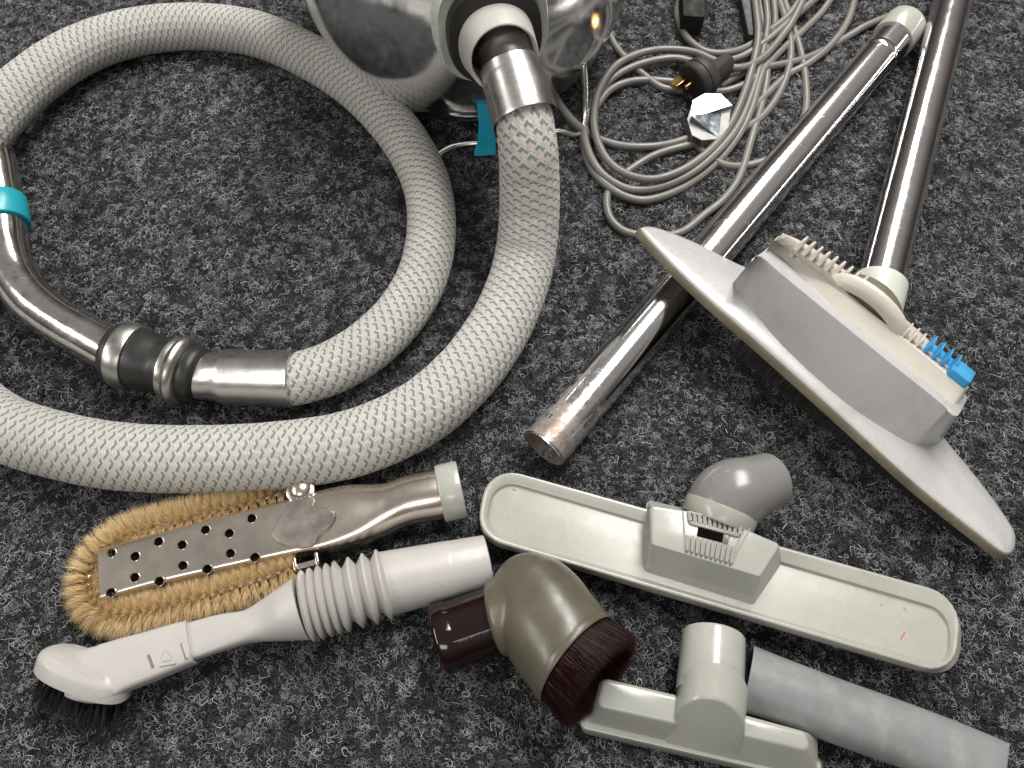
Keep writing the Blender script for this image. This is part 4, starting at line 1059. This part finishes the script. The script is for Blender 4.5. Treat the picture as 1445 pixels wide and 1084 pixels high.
# ------------------------------------------------------------------ power cord and plugs
F = Frame(P(960, 190, 0))
t = thing('power_cord', 'tangled loops of grey mains cable beside the canister', 'cable', F)
cc = lambda L: [(800+x/3.6125, y/3.6125) for x, y in L]
K = [
 (cc([(950, -60), (965, 60), (975, 170), (958, 290), (905, 470), (835, 630), (740, 755), (600, 860), (450, 912), (320, 895), (215, 825), (155, 715), (138, 590), (165, 460), (245, 340), (365, 275), (500, 252), (640, 265), (740, 305), (830, 343), (920, 338), (1010, 285), (1100, 180), (1160, 90), (1230, -60)]), .013),
 (cc([(1005, -60), (1022, 110), (1000, 260), (958, 430), (885, 620), (790, 750), (650, 872), (490, 950), (340, 968), (230, 925), (150, 850), (100, 740), (92, 640), (130, 530), (205, 425), (305, 355), (430, 312), (560, 298), (700, 330), (800, 315), (900, 285), (1010, 215), (1110, 130), (1330, -60)]), .009),
 (cc([(1045, -60), (1060, 110), (1035, 260), (985, 400), (935, 570), (855, 720), (735, 855), (580, 962), (420, 1018), (300, 1003), (190, 935), (115, 840), (85, 720), (90, 640), (150, 545), (220, 460), (330, 415), (480, 412), (640, 437), (760, 467), (860, 450), (960, 395), (1080, 270), (1200, 160), (1300, 60), (1380, -60)]), .0055),
 (cc([(1060, -60), (1110, 90), (1140, 220), (1130, 350), (1080, 480), (1000, 590), (900, 655), (780, 705), (600, 745), (450, 790), (330, 860), (250, 930), (205, 1000), (215, 1100), (270, 1165), (350, 1195), (470, 1205), (590, 1180), (700, 1095), (800, 1015), (880, 900), (940, 710), (1000, 500), (1022, 350), (1015, 200), (990, 60), (980, -60)]), .004),
 (cc([(1085, -60), (1150, 130), (1190, 260), (1215, 400), (1220, 540), (1195, 630), (1150, 720)]), .0045),
 (cc([(590, -60), (562, 60), (590, 160), (650, 230), (725, 268), (830, 268), (920, 238), (1000, 180), (1120, 90), (1200, -20), (1220, -60)]), .0065),
 (cc([(1480, -60), (1430, 110), (1340, 235), (1230, 325), (1130, 380), (1050, 450), (960, 540), (890, 610)]), .004),
 (cc([(1700, 60), (1530, 130), (1445, 180), (1330, 245), (1210, 300), (1060, 335), (960, 345), (870, 390), (780, 440)]), .0045),
 (cc([(180, -60), (195, 90), (235, 215), (310, 310), (400, 390), (480, 445), (590, 466)]), .0038),
 (cc([(630, 690), (665, 745), (720, 795), (790, 835), (860, 848), (940, 840), (1040, 808), (1120, 760)]), .0038),
 ([(800, -20), (778, 20), (768, 60), (768, 95), (783, 135), (806, 168), (830, 188), (852, 199), (880, 206), (915, 207), (945, 203), (972, 195)], .006),
]
parts = []
for i, (pl, z) in enumerate(K):
    q = spline(pl, 10); n_ = len(q)
    C = [F.loc(P(x, y, z+.0016*math.sin(k*.11+i*2))) for k, (x, y) in enumerate(q)]
    if i == 10: C = [F.loc(P(x, y, .06*max(0, 1-k/(n_*.55))+.006)) for k, (x, y) in enumerate(q)]
    V, Fc, uv = sweep(C, [.0034]*n_, seg=14); parts.append((V, Fc))
V, Fc = join(*parts); mesh('cable', V, Fc, M['cable'], t, sharp=180)
# black mains plug with brass pins
FP = Frame(P(990, 118, .012), Vector((.75, .60, .10)), Vector((-.25, .25, 1)))
tp = thing('mains_plug', 'charcoal mains plug with two brass pins under the cable loops', 'plug', FP)
V, Fc, uv = lathe(Vector((-.010, 0, .006)), Vector((.1, 0, .006)), [(-.0008, .0165), (0, .0175), (.001, .0182), (.006, .0184), (.0065, .0176), (.0078, .0176), (.0083, .0184), (.013, .0180), (.018, .0160), (.021, .012), (.022, .006)], seg=36)
V = [Vector((v.x, v.y, max(v.z, -.010))) for v in V]; mesh('plug_body', V, Fc, M['plug'], tp)
V, Fc = loft([rpoly([(.006, -.010), (.036, -.006), (.036, .006), (.006, .010)], .004, z, i) for z, i in ((-.006, .001), (-.004, 0), (.006, 0), (.009, .002))]); mesh('cord_grip', V, Fc, M['plug'], tp)
for y, z, s in ((.008, .010, (.017, .0100, .004)), (-.004, .010, (.010, .0022, .0045))):
    V, Fc = box((-.017, y, z), s); mesh('brass_pin', V, Fc, M['brass'], tp, bevel=.0005)
# mirror-faced plug
FP = Frame(P(1002, 166, 0), Vector((1, -.12, 0)))
tm = thing('mains_plug', 'mirror faced faceted plug lying beside the charcoal plug', 'plug', FP); tm.name = 'mains_plug.001'
oc = [(616, 600), (640, 520), (700, 488), (780, 492), (838, 545), (825, 640), (770, 700), (690, 706), (640, 680)]
ZP = .018
oc = [FP.pt(800+x/3.6125, y/3.6125, ZP) for x, y in oc]; oc = [(p.x, p.y) for p in oc]
V, Fc = loft([rpoly(oc, .001, z, i, 2) for z, i in ((.002, .002), (.004, .0), (ZP-.002, 0))]); mesh('plug_body', V, Fc, M['plug_grey'], tm, sharp=25)
ap = Vector((FP.pt(800+628/3.6125, 605/3.6125, ZP).x, FP.pt(800+628/3.6125, 605/3.6125, ZP).y, ZP-.0012))
ring = [Vector((x, y, ZP)) for x, y in oc]
cen_ = sum(ring, Vector())/len(ring)
ridge = Vector((FP.pt(800+835/3.6125, 565/3.6125, ZP).x, FP.pt(800+835/3.6125, 565/3.6125, ZP).y, ZP+.0028))
low = Vector((FP.pt(800+770/3.6125, 690/3.6125, ZP).x, FP.pt(800+770/3.6125, 690/3.6125, ZP).y, ZP+.0004))
def facet(pts, name):
    b_ = [Vector((p.x, p.y, ZP-.0035)) for p in pts]; V, Fc = loft([b_, pts]); mesh(name, V, Fc, M['mirror'], tm, smooth=False)
def tl(p, ax_, ay_, dz=0): return Vector((p.x, p.y, ZP+dz+ax_*(p.x-cen_.x)+ay_*(p.y-cen_.y)))
facet([tl(q, .02, .08, .0008) for q in (ap, ring[4], ring[3], ring[2], ring[1])], 'mirror_facet')
facet([tl(q, -.22, .02, .0004) for q in (ap, low, ring[5], ring[4])], 'mirror_facet')
facet([tl(q, .05, .35, -.0002) for q in (ap, ring[8], ring[7], low)], 'mirror_facet')
# black plugs at the top edge
FP = Frame(P(978, 0, 0), Vector((1, 0, 0)))
tb_ = thing('mains_plug', 'black boxy mains adapter at the top edge by the cable', 'plug', FP); tb_.name = 'mains_plug.002'
c4 = [FP.pt(x, y, .024) for x, y in ((964, 22), (995, 24), (997, -40), (962, -40))]
V, Fc = block([(p.x, p.y) for p in c4], .002, .024, .002, .0012); mesh('adapter_body', V, Fc, M['black'], tb_)
c4 = [FP.pt(x, y, .010) for x, y in ((966, 27), (992, 28), (992, 18), (966, 18))]
V, Fc = block([(p.x, p.y) for p in c4], .001, .015, .001, .001); mesh('adapter_lip', V, Fc, M['black'], tb_)
FP = Frame(P(1055, 10, 0), Vector((1, 0, 0)))
ts = thing('cable_strap', 'dark flat strap at the top edge beside the bundled cables', 'strap', FP)
c4 = [FP.pt(x, y, .012) for x, y in ((1056, 48), (1064, 50), (1062, -30), (1040, -30))]
V, Fc = block([(p.x, p.y) for p in c4], .001, .012, .002, .001); mesh('strap_body', V, Fc, M['plug'], ts)
